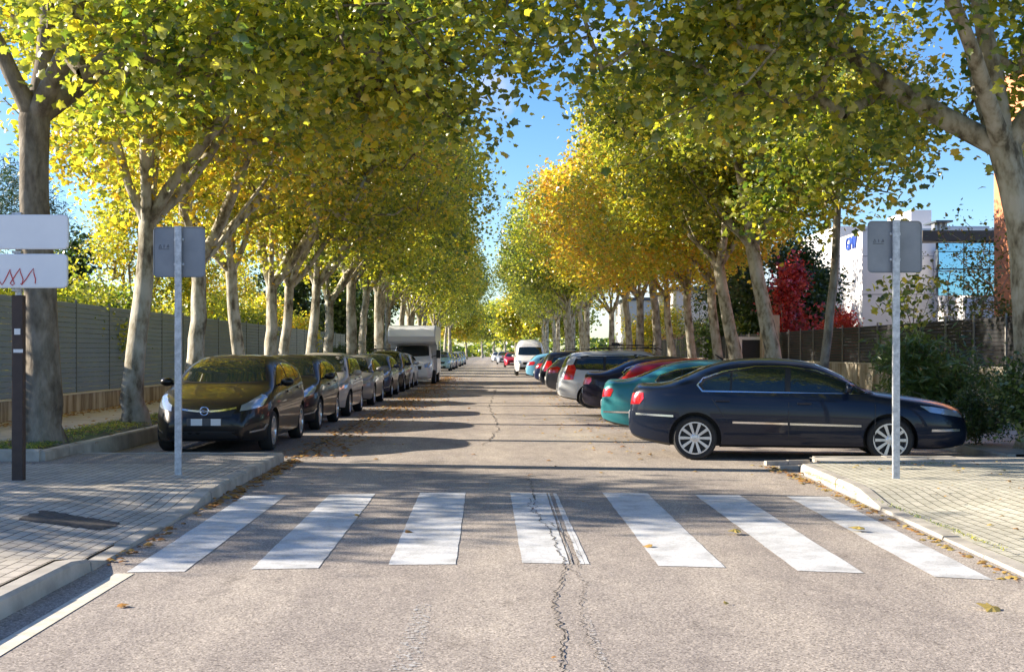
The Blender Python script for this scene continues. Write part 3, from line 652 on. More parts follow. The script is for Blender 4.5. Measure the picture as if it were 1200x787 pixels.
bgl = [  # name, proto, x, Y, s, rz, autumn, label
 ('leafy_shrub', 'yellowbush', -12.6, 32, .85, 0, .18, 'bright yellow green shrub above the grey fence next to the direction signs'),
 ('leafy_shrub', 'yellowbush', -12.8, 39, .8, 80, .14, 'lime green shrub above the grey fence behind the mottled trunk'),
 ('leafy_shrub', 'yellowbush', -12.8, 47, .85, 140, .26, 'yellow shrub above the grey fence over the front black hatchback'),
 ('leafy_shrub', 'yellowbush', -13, 56, .9, 200, .2, 'yellow green shrub over the fence above the second black car'),
 ('leafy_shrub', 'yellowbush', -13, 67, 1.0, 20, .36, 'golden shrub over the far part of the grey fence'),
 ('pine_tree', 'pine', -24, 42, .95, 0, .1, 'dark pine above the upper direction sign'),
 ('pine_tree', 'pine', -23, 56, 1.1, 60, .1, 'dark pine behind the lime green shrub'),
 ('evergreen_tree', 'darktree', -16, 33, .6, 90, .2, 'small dark evergreen between the signs and the yellow shrub'),
 ('evergreen_tree', 'darktree', -18, 52, .8, 10, .15, 'dark evergreen behind the fence over the black cars'),
 ('evergreen_tree', 'darktree', -13, 78, 1.0, 50, .15, 'dark evergreen where the grey fence ends'),
 ('evergreen_tree', 'darktree', -13, 88, 1.05, 130, .2, 'dark evergreen behind the grey trunks beyond the fence end'),
 ('evergreen_tree', 'darktree', -12.5, 99, 1.1, 200, .15, 'dark evergreen behind the motorhome roof'),
 ('evergreen_tree', 'darktree', -12.5, 115, 1.2, 250, .2, 'farthest dark evergreen behind the motorhome'),
 ('shade_tree', 'f', -15.5, 14.2, .88, 90, .2, 'unseen leafy tree placed to shade the crosswalk and pavement'),  # out of view; placed, sized and flattened so its shade falls on the crosswalk
]
bgl += [('autumn_tree', 'e', -14.2, 47, .62, 0, .28, 'yellow green tree behind the fence next to the mottled trunk'), ('autumn_tree', 'f', -14.5, 60, .62, 90, .34, 'yellow tree behind the fence and the mottled trunk')]
bgr = [
 ('evergreen_tree', 'darktree', 13.8, 66, .9, 0, .2, 'dark evergreen behind the black fence and bright red maple'),
 ('evergreen_tree', 'darktree', 14.6, 61, .92, 60, .2, 'dark evergreen behind the leaning plane trunk'),
 ('evergreen_tree', 'darktree', 15.4, 60, .80, 140, .25, 'rounded dark evergreen between the two red trees'),
 ('red_maple', 'maple', 13.4, 54, 1.0, 0, .05, 'bright crimson maple behind the black fence'),
 ('red_maple', 'maple', 13.7, 47.5, .58, 80, .35, 'dull brick red maple nearer the white building'),
 ('airy_tree', 'airy', 14.6, 37, 1.0, 0, .5, 'sparse olive tree before the blue glass facade'),
 ('airy_tree', 'airy', 17.2, 40, 1.05, 90, .45, 'thin wispy tree between glass facade and stout plane trunk'),
 ('airy_tree', 'airy', 12.5, 72, 1.1, 40, .5, 'pale green tree before the distant white house'),
 ('leafy_shrub', 'yellowbush', 13.5, 95, 1.1, 30, .40, 'pale yellow shrub far behind the silvery trunk'),
 ('leafy_shrub', 'yellowbush', 15, 62, .8, 30, .1, 'fresh green shrub over the black fence by the teal sedan'),
 ('young_tree', 'sapling', 10.9, 31, .85, 0, .0, 'sparse sapling with large leaves behind the pavement sign plate'),
]
for nm, pr, x, Y, s, rz, au, lb in bgl+bgr:
    t = tree(nm, pr, (x, Y, -.05 if nm != 'young_tree' else .1), R(rz), s, sz=.68 if nm == 'shade_tree' else 1, dark=.5, autumn=au, label=lb, group=None, cat='shrub' if 'shrub' in nm else 'tree')
def plant(nm, pr, loc, s, rz, au, lb, sz=1): 
    t = tree(nm, pr, loc, R(rz), s, .7, au, lb, cat='shrub', sz=sz); return t
plant('oleander_shrub', 'oleander', (9.0, 23.6, .1), 1.08, 0, .68, 'wide oleander shrub with long leaves behind the sedan bonnet')
plant('oleander_shrub', 'oleander', (10.6, 24.3, .1), .85, 140, .6, 'smaller oleander shrub against the cream wall')
plant('hedge_shrub', 'hedge', (8.05, 16.9, .1), 1.0, 0, .28, 'dense small leaved shrub at the foot of the stout plane tree', .98)
plant('hedge_shrub', 'hedge', (9.3, 18.2, .1), 1.05, 70, .25, 'dense small leaved shrub behind the one at the stout plane tree')
plant('hedge_shrub', 'hedge', (7.15+.35, 18.6, .1), .5, 170, .3, 'low shrub in front of the sedan grille')
plant('hedge_shrub', 'hedge', (-9.3, 66, .1), 1.0, 20, .3, 'green shrub at the far end of the grey fence')
plant('hedge_shrub', 'hedge', (-9.2, 72, .1), 1.1, 90, .32, 'green shrub just past the far end of the grey fence')

# fallen leaves and grass
def scatter(name, P, size, shape, m, seed, col=.3, flat=True, label=None):
    rng = np.random.default_rng(seed); me = leaves_mesh(name, np.array(P), size, shape, rng, m=m, flat=flat, droop=1.5 if flat else .2)
    o = link(bpy.data.objects.new(name, me)); o.color = (col, 0, 0, 1); tag(o, label=label, cat='leaves', kind='stuff'); return o
rg = np.random.default_rng(4)
def strip(n, x, sx, y0, y1, z, pw=1.0):
    return np.stack([x+rg.normal(0, sx, n), y0+(y1-y0)*rg.uniform(0, 1, n)**pw, np.full(n, z)+rg.uniform(0, .02, n)], 1)
P = np.concatenate([strip(200, -2.84, .06, 12.0, 17.2, .01), strip(2200, -2.75, .28, 17.2, 75, .02), strip(1200, -2.4, .5, 28, 70, .015), strip(40, -2.82, .03, 8.6, 12, .01),
                    strip(300, -9.6, .22, 16, 24, .13), strip(1600, -9.62, .2, 24, 70, .14), strip(420, -6.7, .35, 16, 30, .26), strip(350, -7.6, .5, 17, 50, .135)])
scatter('fallen_leaves', P, .07, palmate(), M['litter'], 1, .25, label='brown fallen leaves gathered along the pavement gutter and wall beside the black cars')
_y = rg.uniform(8, 15.2, 150)
P = np.concatenate([np.stack([xr(_y)-.05-np.abs(rg.normal(0, .05, 150)), _y, np.full(150, .01)], 1), strip(110, 3.72, .08, 14, 16.3, .012), strip(500, 2.0, .6, 18, 60, .012), strip(160, 9, 2, 17, 40, .135), strip(120, 5.5, 1, 9, 16, .135)])
scatter('fallen_leaves', P, .055, palmate(), M['litter'], 2, .5, label='sparse tan fallen leaves and grit along the cream pavement edge')
P = np.stack([rg.uniform(-2.4, 3.4, 70), rg.uniform(6, 45, 70), np.full(70, .02)], 1)
scatter('fallen_leaves', P, .07, palmate(), M['litter'], 3, .5, label='single dry leaves scattered over the carriageway')
P = np.concatenate([strip(6500, -6.7, .3, 15.9, 34, .27), strip(700, -6.3, .1, 15.9, 17, .27)])
P = P[(P[:, 0] < -6.1) & (P[:, 0] > -7.14) & (np.hypot(P[:, 0]+6.6, P[:, 1]-17.3) > .4)]
g = scatter('grass', P, .085, lance(.06), M['leaf'], 5, .05, flat=False, label='short grass in the kerbed bed under the plane trees'); g['category'] = 'grass'
P = np.concatenate([strip(500, 3.86, .02, 9, 14.9, .06), np.stack([rg.uniform(4.2, 6, 260), rg.normal(15.46, .03, 260), np.full(260, .125)], 1)])
g = scatter('weeds', P, .035, lance(.10), M['leaf'], 6, .1, flat=False, label='tiny weeds in the joints of the cream pavement'); g['category'] = 'weeds'
v, f = palmate()
lf = mesh_obj('fallen_leaf', v*.15*1.0+np.array((0, 0, .03)), [tuple(t) for t in f], M['litter']); lf.location = (3.0, 7.22, .01); lf.rotation_euler = (R(14), R(-12), R(70)); lf.color = (.75, 0, 0, 1); lf.scale = (.85, 1, .4)
tag(lf, 'large curled yellow leaf lying alone on the asphalt beyond the crosswalk end', 'leaf')
lf2 = lf.copy(); C.objects.link(lf2); lf2.location = (2.05, 10.2, .02); lf2.scale = (.8, .8, .8); lf2.rotation_euler = (0, 0, 2); lf2['label'] = 'small tan leaf lying on the second last white crosswalk bar'
lf3 = lf.copy(); C.objects.link(lf3); lf3.location = (3.15, 10.35, .02); lf3.scale = (.8, 1, .8); lf3.rotation_euler = (0, R(10), 1); lf3['label'] = 'tan leaf on the outer edge of the last crosswalk bar'

# ------------------------------------------------------------------ walls, fences, buildings
def low_wall(name, x0, x1, y0, y1, z1, m, label):
    t = empty(name, ((x0+x1)/2, (y0+y1)/2, 0), label=label, cat='wall')
    bm = bmesh.new(); L = y1-y0; n = int(L/2.5)
    for k in range(n): box(bm, (x0-x1)/2, (x1-x0)/2, -L/2+k*L/n+.004, -L/2+(k+1)*L/n-.004, -.05, z1-.04)
    bm_obj('wall_body', bm, m, t)
    bm = bmesh.new(); box(bm, (x0-x1)/2-.03, (x1-x0)/2+.03, -L/2, L/2, z1-.04, z1, .008); bm_obj('coping', bm, M['coping'], t)
    return t
low_wall('low_wall', -10.22, -10.0, 14.0, 81, .58, M['wall_cream'], 'water stained cream base wall under the grey slatted fence')
low_wall('low_wall', 12.1, 12.35, 17, 120, 1.2, M['wall_right'], 'cream base wall under the black fence behind the oleander')
def slat_fence(name, x, y0, y1, z0, z1, pitch, m, pm, label, face, bay=2.5, dep=.018, post_w=.06, proud=.035):
    t = empty(name, (x, y0, 0), label=label, cat='fence'); n = int((z1-z0)/pitch); bm = bmesh.new(); L = y1-y0
    nb = max(1, round(L/bay))
    for b in range(nb):
        ya, yb = b*L/nb+.012, (b+1)*L/nb-.012
        for k in range(n):
            za = z0+k*pitch; 
            vs = [bm.verts.new(p) for p in ((-dep/2, ya, za), (-dep/2, yb, za), (-dep/2, yb, za+pitch*.97), (-dep/2, ya, za+pitch*.97), (dep/2, ya, za+.006), (dep/2, yb, za+.006), (dep/2, yb, za+pitch*.80), (dep/2, ya, za+pitch*.80))]
            for f_ in ((0, 1, 2, 3), (7, 6, 5, 4), (4, 5, 1, 0), (6, 7, 3, 2), (5, 6, 2, 1), (7, 4, 0, 3)): bm.faces.new([vs[i] for i in f_])
    if face < 0: bmesh.ops.scale(bm, vec=(-1, 1, 1), verts=bm.verts)
    bmesh.ops.recalc_face_normals(bm, faces=bm.faces)
    bm_obj('slat_panel', bm, m, t)
    for b in range(nb+1):
        bm = bmesh.new(); box(bm, -post_w/2+face*proud, post_w/2+face*proud, b*L/nb-post_w/2, b*L/nb+post_w/2, z0, z1+.02, .004); bm_obj('post', bm, pm, t)
    return t
slat_fence('slatted_fence', -10.11, 14, 81, .58, 2.80, .12, M['fence_grey'], M['fence_post'], 'long grey fence of horizontal metal slats on the stained low wall', 1, proud=.0, post_w=.05)
slat_fence('slatted_fence', 12.22, 17, 120, 1.2, 2.46, .10, M['black_slat'], M['light_post'], 'black slatted fence with pale posts on the cream wall', -1, bay=1.9, proud=.03, post_w=.045)
def building(name, label, loc=(0, 0, 0)): return empty(name, loc, label=label, cat='building')
def bpart(name, t, x0, x1, y0, y1, z0, z1, m, bev=0):
    bm = bmesh.new(); box(bm, x0, x1, y0, y1, z0, z1, bev); return bm_obj(name, bm, m, t)
# white office block with blue lettering
wb = building('office_building', 'white clad office block with blue letters high on its sunny side wall')
Yb = 72.0; xb = 22.2
bpart('wall', wb, xb, 30.5, Yb, 76.6, 0, Z(270, Yb), M['plaster_white'])
bpart('rear_wall', wb, xb+1.2, 34, 82, 92, 0, Z(265, 82), M['plaster_white'])
bpart('stair_tower', wb, 26.0, X(1095, 74), 74.5, 79, 0, Z(245, 74), M['plaster_white'])
for z in (2.5, 5.0, 7.3): bpart('cladding_joint', wb, xb-.02, 30.5, Yb-.012, Yb, z, z+.03, M['mullion'])
for zz in (3.2, 6.2): 
    w_ = bpart('window', wb, xb+1.17, xb+1.2, 83.5, 90, zz, zz+1.3, M['dark_win'])
for xx in (24.2, 26.6): bpart('window', wb, xx, xx+1.4, Yb-.03, Yb-.0, 1.2, 3.2, M['dark_win'])
cu = bpy.data.curves.new('letters', 'FONT'); cu.body = 'GMV'; cu.size = 1.15; cu.extrude = .04; cu.align_x = 'CENTER'
tmp = bpy.data.objects.new('tmp', cu); C.objects.link(tmp); dg = bpy.context.evaluated_depsgraph_get(); me = bpy.data.meshes.new_from_object(tmp.evaluated_get(dg)); bpy.data.objects.remove(tmp)
me.materials.clear(); me.materials.append(M['blue_letters']); lt = link(bpy.data.objects.new('lettering', me), wb)
lt.location = (xb-.06, 74.1, Z(292, 74)); lt.rotation_euler = (R(90), 0, R(-90)); lt.scale = (.92, 1, 1)
bpart('parapet', wb, xb-.05, 30.5, Yb-.05, Yb+.2, Z(270, Yb)-.02, Z(270, Yb)+.12, M['alu'])
# glass wing
gb = building('glass_building', 'office wing with sky blue glass front under a brown cornice')
gx0, gx1, gy = 26.5, X(1166, 66), 66.0
bpart('wall', gb, gx0, gx1+4, gy+.3, gy+12, 0, Z(283, gy), M['plaster_white'])
bpart('cornice', gb, gx0-3, gx1+4, gy-.5, gy+1, Z(283, gy), Z(271, gy), M['cornice'])
bpart('lower_wall', gb, gx0-.5, gx1+4, gy-.15, gy+.3, 0, Z(348, gy), M['plaster_white'])
nm_ = 5
for k in range(nm_):
    a = gx0-2+(gx1+4-gx0+2)*k/nm_; b = gx0-2+(gx1+4-gx0+2)*(k+1)/nm_
    fr_ = bpart('window', gb, a, b, gy-.02, gy+.28, Z(346, gy), Z(284, gy), M['mullion'])
    for z0_, z1_ in ((346, 316), (314.5, 295.5), (294.5, 285)): 
        p = bpart('pane', gb, a+.03, b-.03, gy-.05, gy-.03, Z(z0_, gy), Z(z1_, gy), M['curtain_glass']); p.parent = fr_
rt = bpart('roof_shelter', gb, X(1097, 67), X(1117, 67), 67, 69, Z(260, 67), Z(258, 67), M['mullion'])
for xx in (1099, 1105, 1111): q = bpart('shelter_post', gb, X(xx, 67), X(xx+3, 67), 67.5, 68, Z(272, 67), Z(260, 67), M['alu']); q.parent = rt
# orange brick building
ob = building('brick_building', 'tall orange brick building behind the stout plane tree')
ox = 19.0; oz = Z(95, 45)
bpart('wall', ob, ox, 29, 28, 45.4, 0, oz, M['orange_brick'])
bpart('parapet', ob, ox-.06, 29.1, 27.9, 45.5, oz, oz+.25, M['alu'])
for y0_ in (30.5, 34.4, 38.3, 41.6):
    for z0_ in (1.6, 4.9, 8.2):
        fr_ = bpart('window', ob, ox-.04, ox+.02, y0_, y0_+1.7, z0_, z0_+2.0, M['alu'])
        bpart('pane', ob, ox-.06, ox-.042, y0_+.09, y0_+1.61, z0_+.09, z0_+1.91, M['dark_win']).parent = fr_
# distant white houses between the trunks
for i, (x0, x1, Y, py, lb) in enumerate([(14.5, 24, 95, 340, 'distant white house seen between the plane trunks over the teal sedan'), (13.2, 20, 118, 352, 'farther white house seen through the orange trees')]):
    hb = building('white_house', lb); zt = Z(py, Y)
    bpart('wall', hb, x0, x1, Y, Y+12, 0, zt, M['plaster_white']); bpart('roof', hb, x0-.2, x1+.2, Y-.2, Y+12.2, zt, zt+.3, M['mullion'])
    for a in range(3): bpart('window', hb, x0+1.2+a*2.6, x0+2.5+a*2.6, Y-.03, Y, 2.4, 3.8, M['dark_win'])
hb = building('tiled_house', 'low house with brown tiled roof beyond the silver people carrier')
bpart('wall', hb, 12.8, 17.5, 92, 94, 0, 2.0, M['wall_right'])
bm = bmesh.new(); vs = [bm.verts.new(p) for p in [(12.5, 91, 1.9), (17.8, 91, 1.9), (17.8, 94.5, 1.9), (12.5, 94.5, 1.9), (13.2, 92.7, 2.9), (17.1, 92.7, 2.9)]]
for f_ in ((0, 1, 5, 4), (1, 2, 5), (2, 3, 4, 5), (3, 0, 4), (3, 2, 1, 0)): bm.faces.new([vs[i] for i in f_])
bm_obj('roof', bm, M['roof_tile'], hb)
gp = empty('gate_pillar', (11.75, 50.5, 0), label='pale gate pillar with a small dark mark beside the black fence', cat='pillar')
bpart('pillar_body', gp, -.45, .25, -.3, .3, 0, 3.1, M['wall_right'], .01); bpart('mark', gp, -.25, .05, -.31, -.301, 1.55, 1.68, M['embos'])
gf = empty('gate', (11.15, 50.8, 0), label='white gate frame beside the pale gate pillar', cat='gate')
bpart('gate_frame', gf, -.75, -.62, -.06, .06, 0, 2.2, M['plaster_white']); bpart('gate_frame', gf, -.62, .30, -.06, .06, 2.07, 2.2, M['plaster_white']); bpart('gate_panel', gf, -.61, .3, -.02, .02, .1, 2.06, M['black_slat'])
cabl = tag(mesh_obj('overhead_cable', *(lambda b: ([tuple(v.co) for v in b.verts], [[v.index for v in f.verts] for f in b.faces]))((lambda: (lambda b: (tube(b, [(9.3, 33, 6.3), (9.0, 33, 5.6), (8.75, 33, 4.9)], .012, 5), b.verts.index_update(), b)[2])(bmesh.new()))()), M['car_black']), 'thin dark cable hanging from the crown above the leaning plane trunk', 'cable')

# ------------------------------------------------------------------ signs
def sign_post(loc, w, h, ztop, label):
    t = empty('road_sign', loc, label=label, cat='road sign'); z0 = ztop-h
    bm = bmesh.new(); box(bm, -.04, .04, -.02, .02, -.02, ztop+.01, .006); bm_obj('pole', bm, M['galv'], t)
    outl = rrect(w, h, .045); n = len(outl)
    vs = [(x, .045, z+z0+h/2) for x, z in outl]+[(x, .062, z+z0+h/2) for x, z in outl]
    fs = [list(range(n)), list(range(2*n-1, n-1, -1))]+[(i, i+n, (i+1) % n+n, (i+1) % n) for i in range(n)]
    pl = mesh_obj('sign_plate', vs, fs, M['signback'], t); bm = bmesh.new()
    for (ax, az), (bx_, bz) in zip(outl, outl[1:]+outl[:1]):   # raised lip round the plate
        tube(bm, [(ax, .040, az+z0+h/2), (bx_, .040, bz+z0+h/2)], .007, 5, cap=False)
    bm_obj('plate_lip', bm, M['signback'], pl)
    bm = bmesh.new(); cz = z0+h*.62; cx = -w*.30
    for k, kind in enumerate('aja'):
        x0 = cx+k*.045-.045
        if k == 0: pts = [(x0-.016, cz-.018), (x0, cz+.018), (x0+.016, cz-.018), (x0-.016, cz-.018)]
        elif k == 1: pts = [(x0, cz-.018), (x0, cz+.018)]
        else: pts = [(x0-.012, cz-.018), (x0+.004, cz+.018), (x0+.014, cz-.01), (x0-.01, cz-.012)]
        tube(bm, [(a, .044, b) for a, b in pts], .004, 4, cap=False)
    tube(bm, [(cx-.065, .044, cz-.035), (cx+.06, .044, cz-.035)], .003, 4, cap=False)
    bm_obj('stamped_mark', bm, M['embos'], pl)
    for zz in (z0+h*.25, z0+h*.75):
        bm = bmesh.new(); box(bm, -.06, .06, .02, .045, zz-.015, zz+.015, .003); bm_obj('clamp', bm, M['galv'], t)
    return t
sign_post((-3.70, 14.0, .118), .60, .58, Z(266, 14)-.118, 'galvanised pole with square grey sign plate seen from behind, front black hatchback behind it')
sign_post((X(1050, 13.6), 13.6, .118), .61, .58, Z(259, 13.6)-.118, 'galvanised pole with square grey sign plate seen from behind before the dark blue sedan')
YS = 13.44
ds = empty('direction_sign', (X(22, YS), YS, .118), label='dark brown post carrying two white blank backed direction panels', cat='direction sign')
bm = bmesh.new(); box(bm, -.062, .062, -.05, .05, -.02, Z(346, YS)-.118, .008); bm_obj('post', bm, M['brown_post'], ds)
bm = bmesh.new(); tube(bm, [(0.0, 0, Z(346, YS)-.13), (0, 0, Z(249, YS)-.118)], .038, 14); bm_obj('upper_tube', bm, M['galv'], ds)
def panel(z0, z1, x0, x1, name='sign_panel'):
    w, h = x1-x0, z1-z0; outl = rrect(w, h, .05); n = len(outl); cx, cz = (x0+x1)/2, (z0+z1)/2
    rings = []
    for d, s in ((.0, .012), (.006, .0), (.05, .0), (.056, .012)):
        rings.append([((x*(1-2*s/w))+cx, d-.13, z*(1-2*s/h)+cz) for x, z in outl])
    vs = [p for r in rings for p in r]; fs = [list(range(n)), list(range(4*n-1, 3*n-1, -1))]
    for q in range(3): fs += [(q*n+i, (q+1)*n+i, (q+1)*n+(i+1) % n, q*n+(i+1) % n) for i in range(n)]
    o = mesh_obj(name, vs, fs, [M['white_panel'], M['dark_edge']], ds)
    for i, p in enumerate(o.data.polygons):
        if i == 1 or i >= 2+2*n: p.material_index = 1
    return o
lz = lambda py: Z(py, YS)-.118
p1 = panel(lz(293), lz(253), -.62, X(84, YS)-X(22, YS)); p2 = panel(lz(338), lz(298.5), -.62, X(83, YS)-X(22, YS))
for zz in (lz(296), lz(340), lz(251)):
    bm = bmesh.new(); lathe(bm, [(.05, zz-.014), (.05, zz+.014)], 12, 'z'); box(bm, -.05, .05, -.075, .0, zz-.012, zz+.012); bm_obj('bracket', bm, M['galv'], ds)
bm = bmesh.new(); gx = lambda p: X(p, YS)-X(22, YS)
def scr(pts, r=.0055): tube(bm, [(gx(a), -.134, lz(b)) for a, b in pts], r, 5)
scr([(-14, 333), (-10, 325), (-7, 318), (-4, 330), (0, 333)])
scr([(-3, 325), (0, 320), (3.5, 317.5), (3, 322), (5, 330), (8, 334.5), (11, 330), (15, 322), (17.5, 316.5), (18, 321), (21, 329), (22.5, 333), (20, 335), (17.5, 332.5), (21, 327.5), (25, 321), (29, 315.5), (29.5, 320), (32.5, 328), (31, 334.5), (29.5, 333)])
scr([(31, 334), (36, 328), (41, 320), (44.5, 315.5), (45, 321), (47, 328), (46.5, 333)])
bm_obj('graffiti', bm, M['red_paint'], p2)
for (a, b, c, d) in ((19, 26, 385, 392), (18, 29, 409, 413)):
    bm = bmesh.new(); box(bm, gx(a), gx(b), -.056, -.051, lz(d), lz(c)); bm_obj('sticker', bm, M['plate_white'], ds)
# lamp posts beside the trees, two thin far poles seen in the photograph
# ------------------------------------------------------------------ vehicles
def interp(pts, s):
    xs = [p[0] for p in pts]; ys = [p[1] for p in pts]; n = len(xs)
    if s <= xs[0]: return ys[0]
    if s >= xs[-1]: return ys[-1]
    d = [(ys[i+1]-ys[i])/(xs[i+1]-xs[i]) for i in range(n-1)]
    mm = [d[0]]+[(0 if d[i-1]*d[i] <= 0 else 2*d[i-1]*d[i]/(d[i-1]+d[i])) for i in range(1, n-1)]+[d[-1]]
    for i in range(n-1):
        if s <= xs[i+1]:
            h = xs[i+1]-xs[i]; t = (s-xs[i])/h
            return (2*t**3-3*t*t+1)*ys[i]+(t**3-2*t*t+t)*h*mm[i]+(-2*t**3+3*t*t)*ys[i+1]+(t**3-t*t)*h*mm[i+1]
def car_body(sp):
    L, Wd = sp['L'], sp['W']; top, belt, bot = sp['top'], sp['belt'], sp['bot']
    ss = []
    N = sp.get('N', 84)
    for i in range(N+1):
        t = i/N; ss.append(L*(.5-.5*math.cos(math.pi*t))*.35+L*t*.65)
    ss = sorted(set([0, .012, .03, .06]+ss[1:-1]+[L-.06, L-.03, L-.012, L]))
    NL, NU = 9, 14
    rows = []
    lean = sp.get('lean', .30); nf, nr = sp.get('nose', (.62, 1.0)), sp.get('tail', (.72, .8))
    for s in ss:
        zt = interp(top, s); zb = interp(bot, s); zs = min(interp(belt, s), zt-.03-.02*min(1, s))
        hw = Wd/2
        if s < nf[1]: hw *= nf[0]+(1-nf[0])*(1-(1-s/nf[1])**2.4)
        if L-s < nr[1]: hw *= nr[0]+(1-nr[0])*(1-(1-(L-s)/nr[1])**2.4)
        e = min(s, L-s)
        if e < .06:
            q = math.sqrt(max(0, 1-(1-e/.06)**2)); k = .86+.14*q; mid = (zb+zt)/2; zt = mid+(zt-mid)*k; zb = mid+(zb-mid)*k; zs = mid+(zs-mid)*k; hw *= .96+.04*q
        Hh = zs-zb; half = []
        fr_ = [(0, 0, 0), (0, .5, 0), (0, .86, 0), (.05, .955, 0), (.13, .975, 0), (.30, .985, 0), (.52, 1.0, 0), (.72, .995, 0), (.88, .975, 0)]
        for fz, fy, _ in fr_: half.append((hw*fy, zb+Hh*fz))
        ws = hw*.94; HU = zt-zs; g = min(1, HU/.42); n = 2.3+g*2.2
        half.append((hw*.955, zb+Hh*.96))
        for k in range(NU+1):
            th = math.pi/2*k/NU; y = ws*max(0, math.cos(th))**(2/n); z = zs+HU*math.sin(th)**(2/n)
            y *= 1-lean*(z-zs)/max(ws, .1)
            half.append((y, z))
        rows.append([( L/2-s, y, z) for y, z in half])
    m = len(rows[0]); verts = []; idx = []
    for row in rows:
        r = []
        for x, y, z in row: r.append(len(verts)); verts.append((x, y, z))
        for x, y, z in row[-2:0:-1]: r.append(len(verts)); verts.append((x, -y, z))
        idx.append(r)
    faces = []
    K = len(idx[0])
    for a, b in zip(idx, idx[1:]):
        for k in range(K): faces.append((a[k], a[(k+1) % K], b[(k+1) % K], b[k]))
    faces.append(idx[0][::-1]); faces.append(idx[-1])
    return verts, faces
def tess(poly, step=.05):
    pts = [Vector(p) for p in poly]; bnd = []
    for a, b in zip(pts, pts[1:]+pts[:1]):
        n = max(1, int((b-a).length/step)); bnd += [a+(b-a)*k/n for k in range(n)]
    n = len(bnd); x0 = min(p.x for p in bnd); x1 = max(p.x for p in bnd); y0 = min(p.y for p in bnd); y1 = max(p.y for p in bnd)
    inn = []
    def inside(q):
        c = False
        for a, b in zip(bnd, bnd[1:]+bnd[:1]):
            if (a.y > q.y) != (b.y > q.y) and q.x < (b.x-a.x)*(q.y-a.y)/(b.y-a.y)+a.x: c = not c
        return c
    xx = x0+step*.7
    while xx < x1:
        yy = y0+step*.6
        while yy < y1:
            q = Vector((xx, yy))
            if inside(q) and min((q-p).length for p in bnd) > step*.45: inn.append(q)
            yy += step
        xx += step
    r = geometry.delaunay_2d_cdt(bnd+inn, [], [list(range(n))], 1, 1e-5)
    return r[0], r[2]
def patch(name, bvh, poly, proj, infl, m, parent, step=.06):
    vs, fs = tess(poly, step); P = []; ok = []
    for v in vs:
        o, d = proj(v.x, v.y); h = bvh.ray_cast(o, d)
        if h[0] is None: P.append((0, 0, 0)); ok.append(False)
        else:
            n = h[1]; n = -n if n.dot(d) > 0 else n
            P.append(tuple(h[0]+n*infl)); ok.append(True)
    F_ = []
    for f in fs:
        if all(ok[i] for i in f):
            a, b, c = (Vector(P[i]) for i in f[:3])
            nn = (b-a).cross(c-a); o, d = proj(vs[f[0]].x, vs[f[0]].y)
            F_.append(tuple(f) if nn.dot(d) < 0 else tuple(f[::-1]))
    if not F_: return None
    return mesh_obj(name, P, F_, m, parent, smooth=True)
def side(sg): return lambda x, z: (Vector((x, 3*sg, z)), Vector((0, -sg, 0)))
def front(y, z): return (Vector((6, y, z)), Vector((-1, 0, 0)))
def rear(y, z): return (Vector((-6, y, z)), Vector((1, 0, 0)))
def corner(px, py, sg):      # polygon in (angle/60, z); angle 0 = straight ahead of the pivot
    def f(u, z):
        a = R(u*60); d = Vector((math.cos(a)*(1 if px > 0 else -1), math.sin(a)*sg, 0)); return (Vector((px, py*sg, z))+d*4, -d)
    return f
def grow(poly, k):
    cx = sum(p[0] for p in poly)/len(poly); cy = sum(p[1] for p in poly)/len(poly)
    out = []; n = len(poly)
    area = sum(poly[i][0]*poly[(i+1) % n][1]-poly[(i+1) % n][0]*poly[i][1] for i in range(n)); sgn = 1 if area > 0 else -1
    for i in range(n):
        a, b, c = poly[i-1], poly[i], poly[(i+1) % n]
        n1 = Vector((b[1]-a[1], a[0]-b[0])).normalized()*sgn; n2 = Vector((c[1]-b[1], b[0]-c[0])).normalized()*sgn
        q = (n1+n2); q = q/max(.5, q.length_squared/2) ; out.append((b[0]+q.x*k, b[1]+q.y*k))
    return out
WH = {}
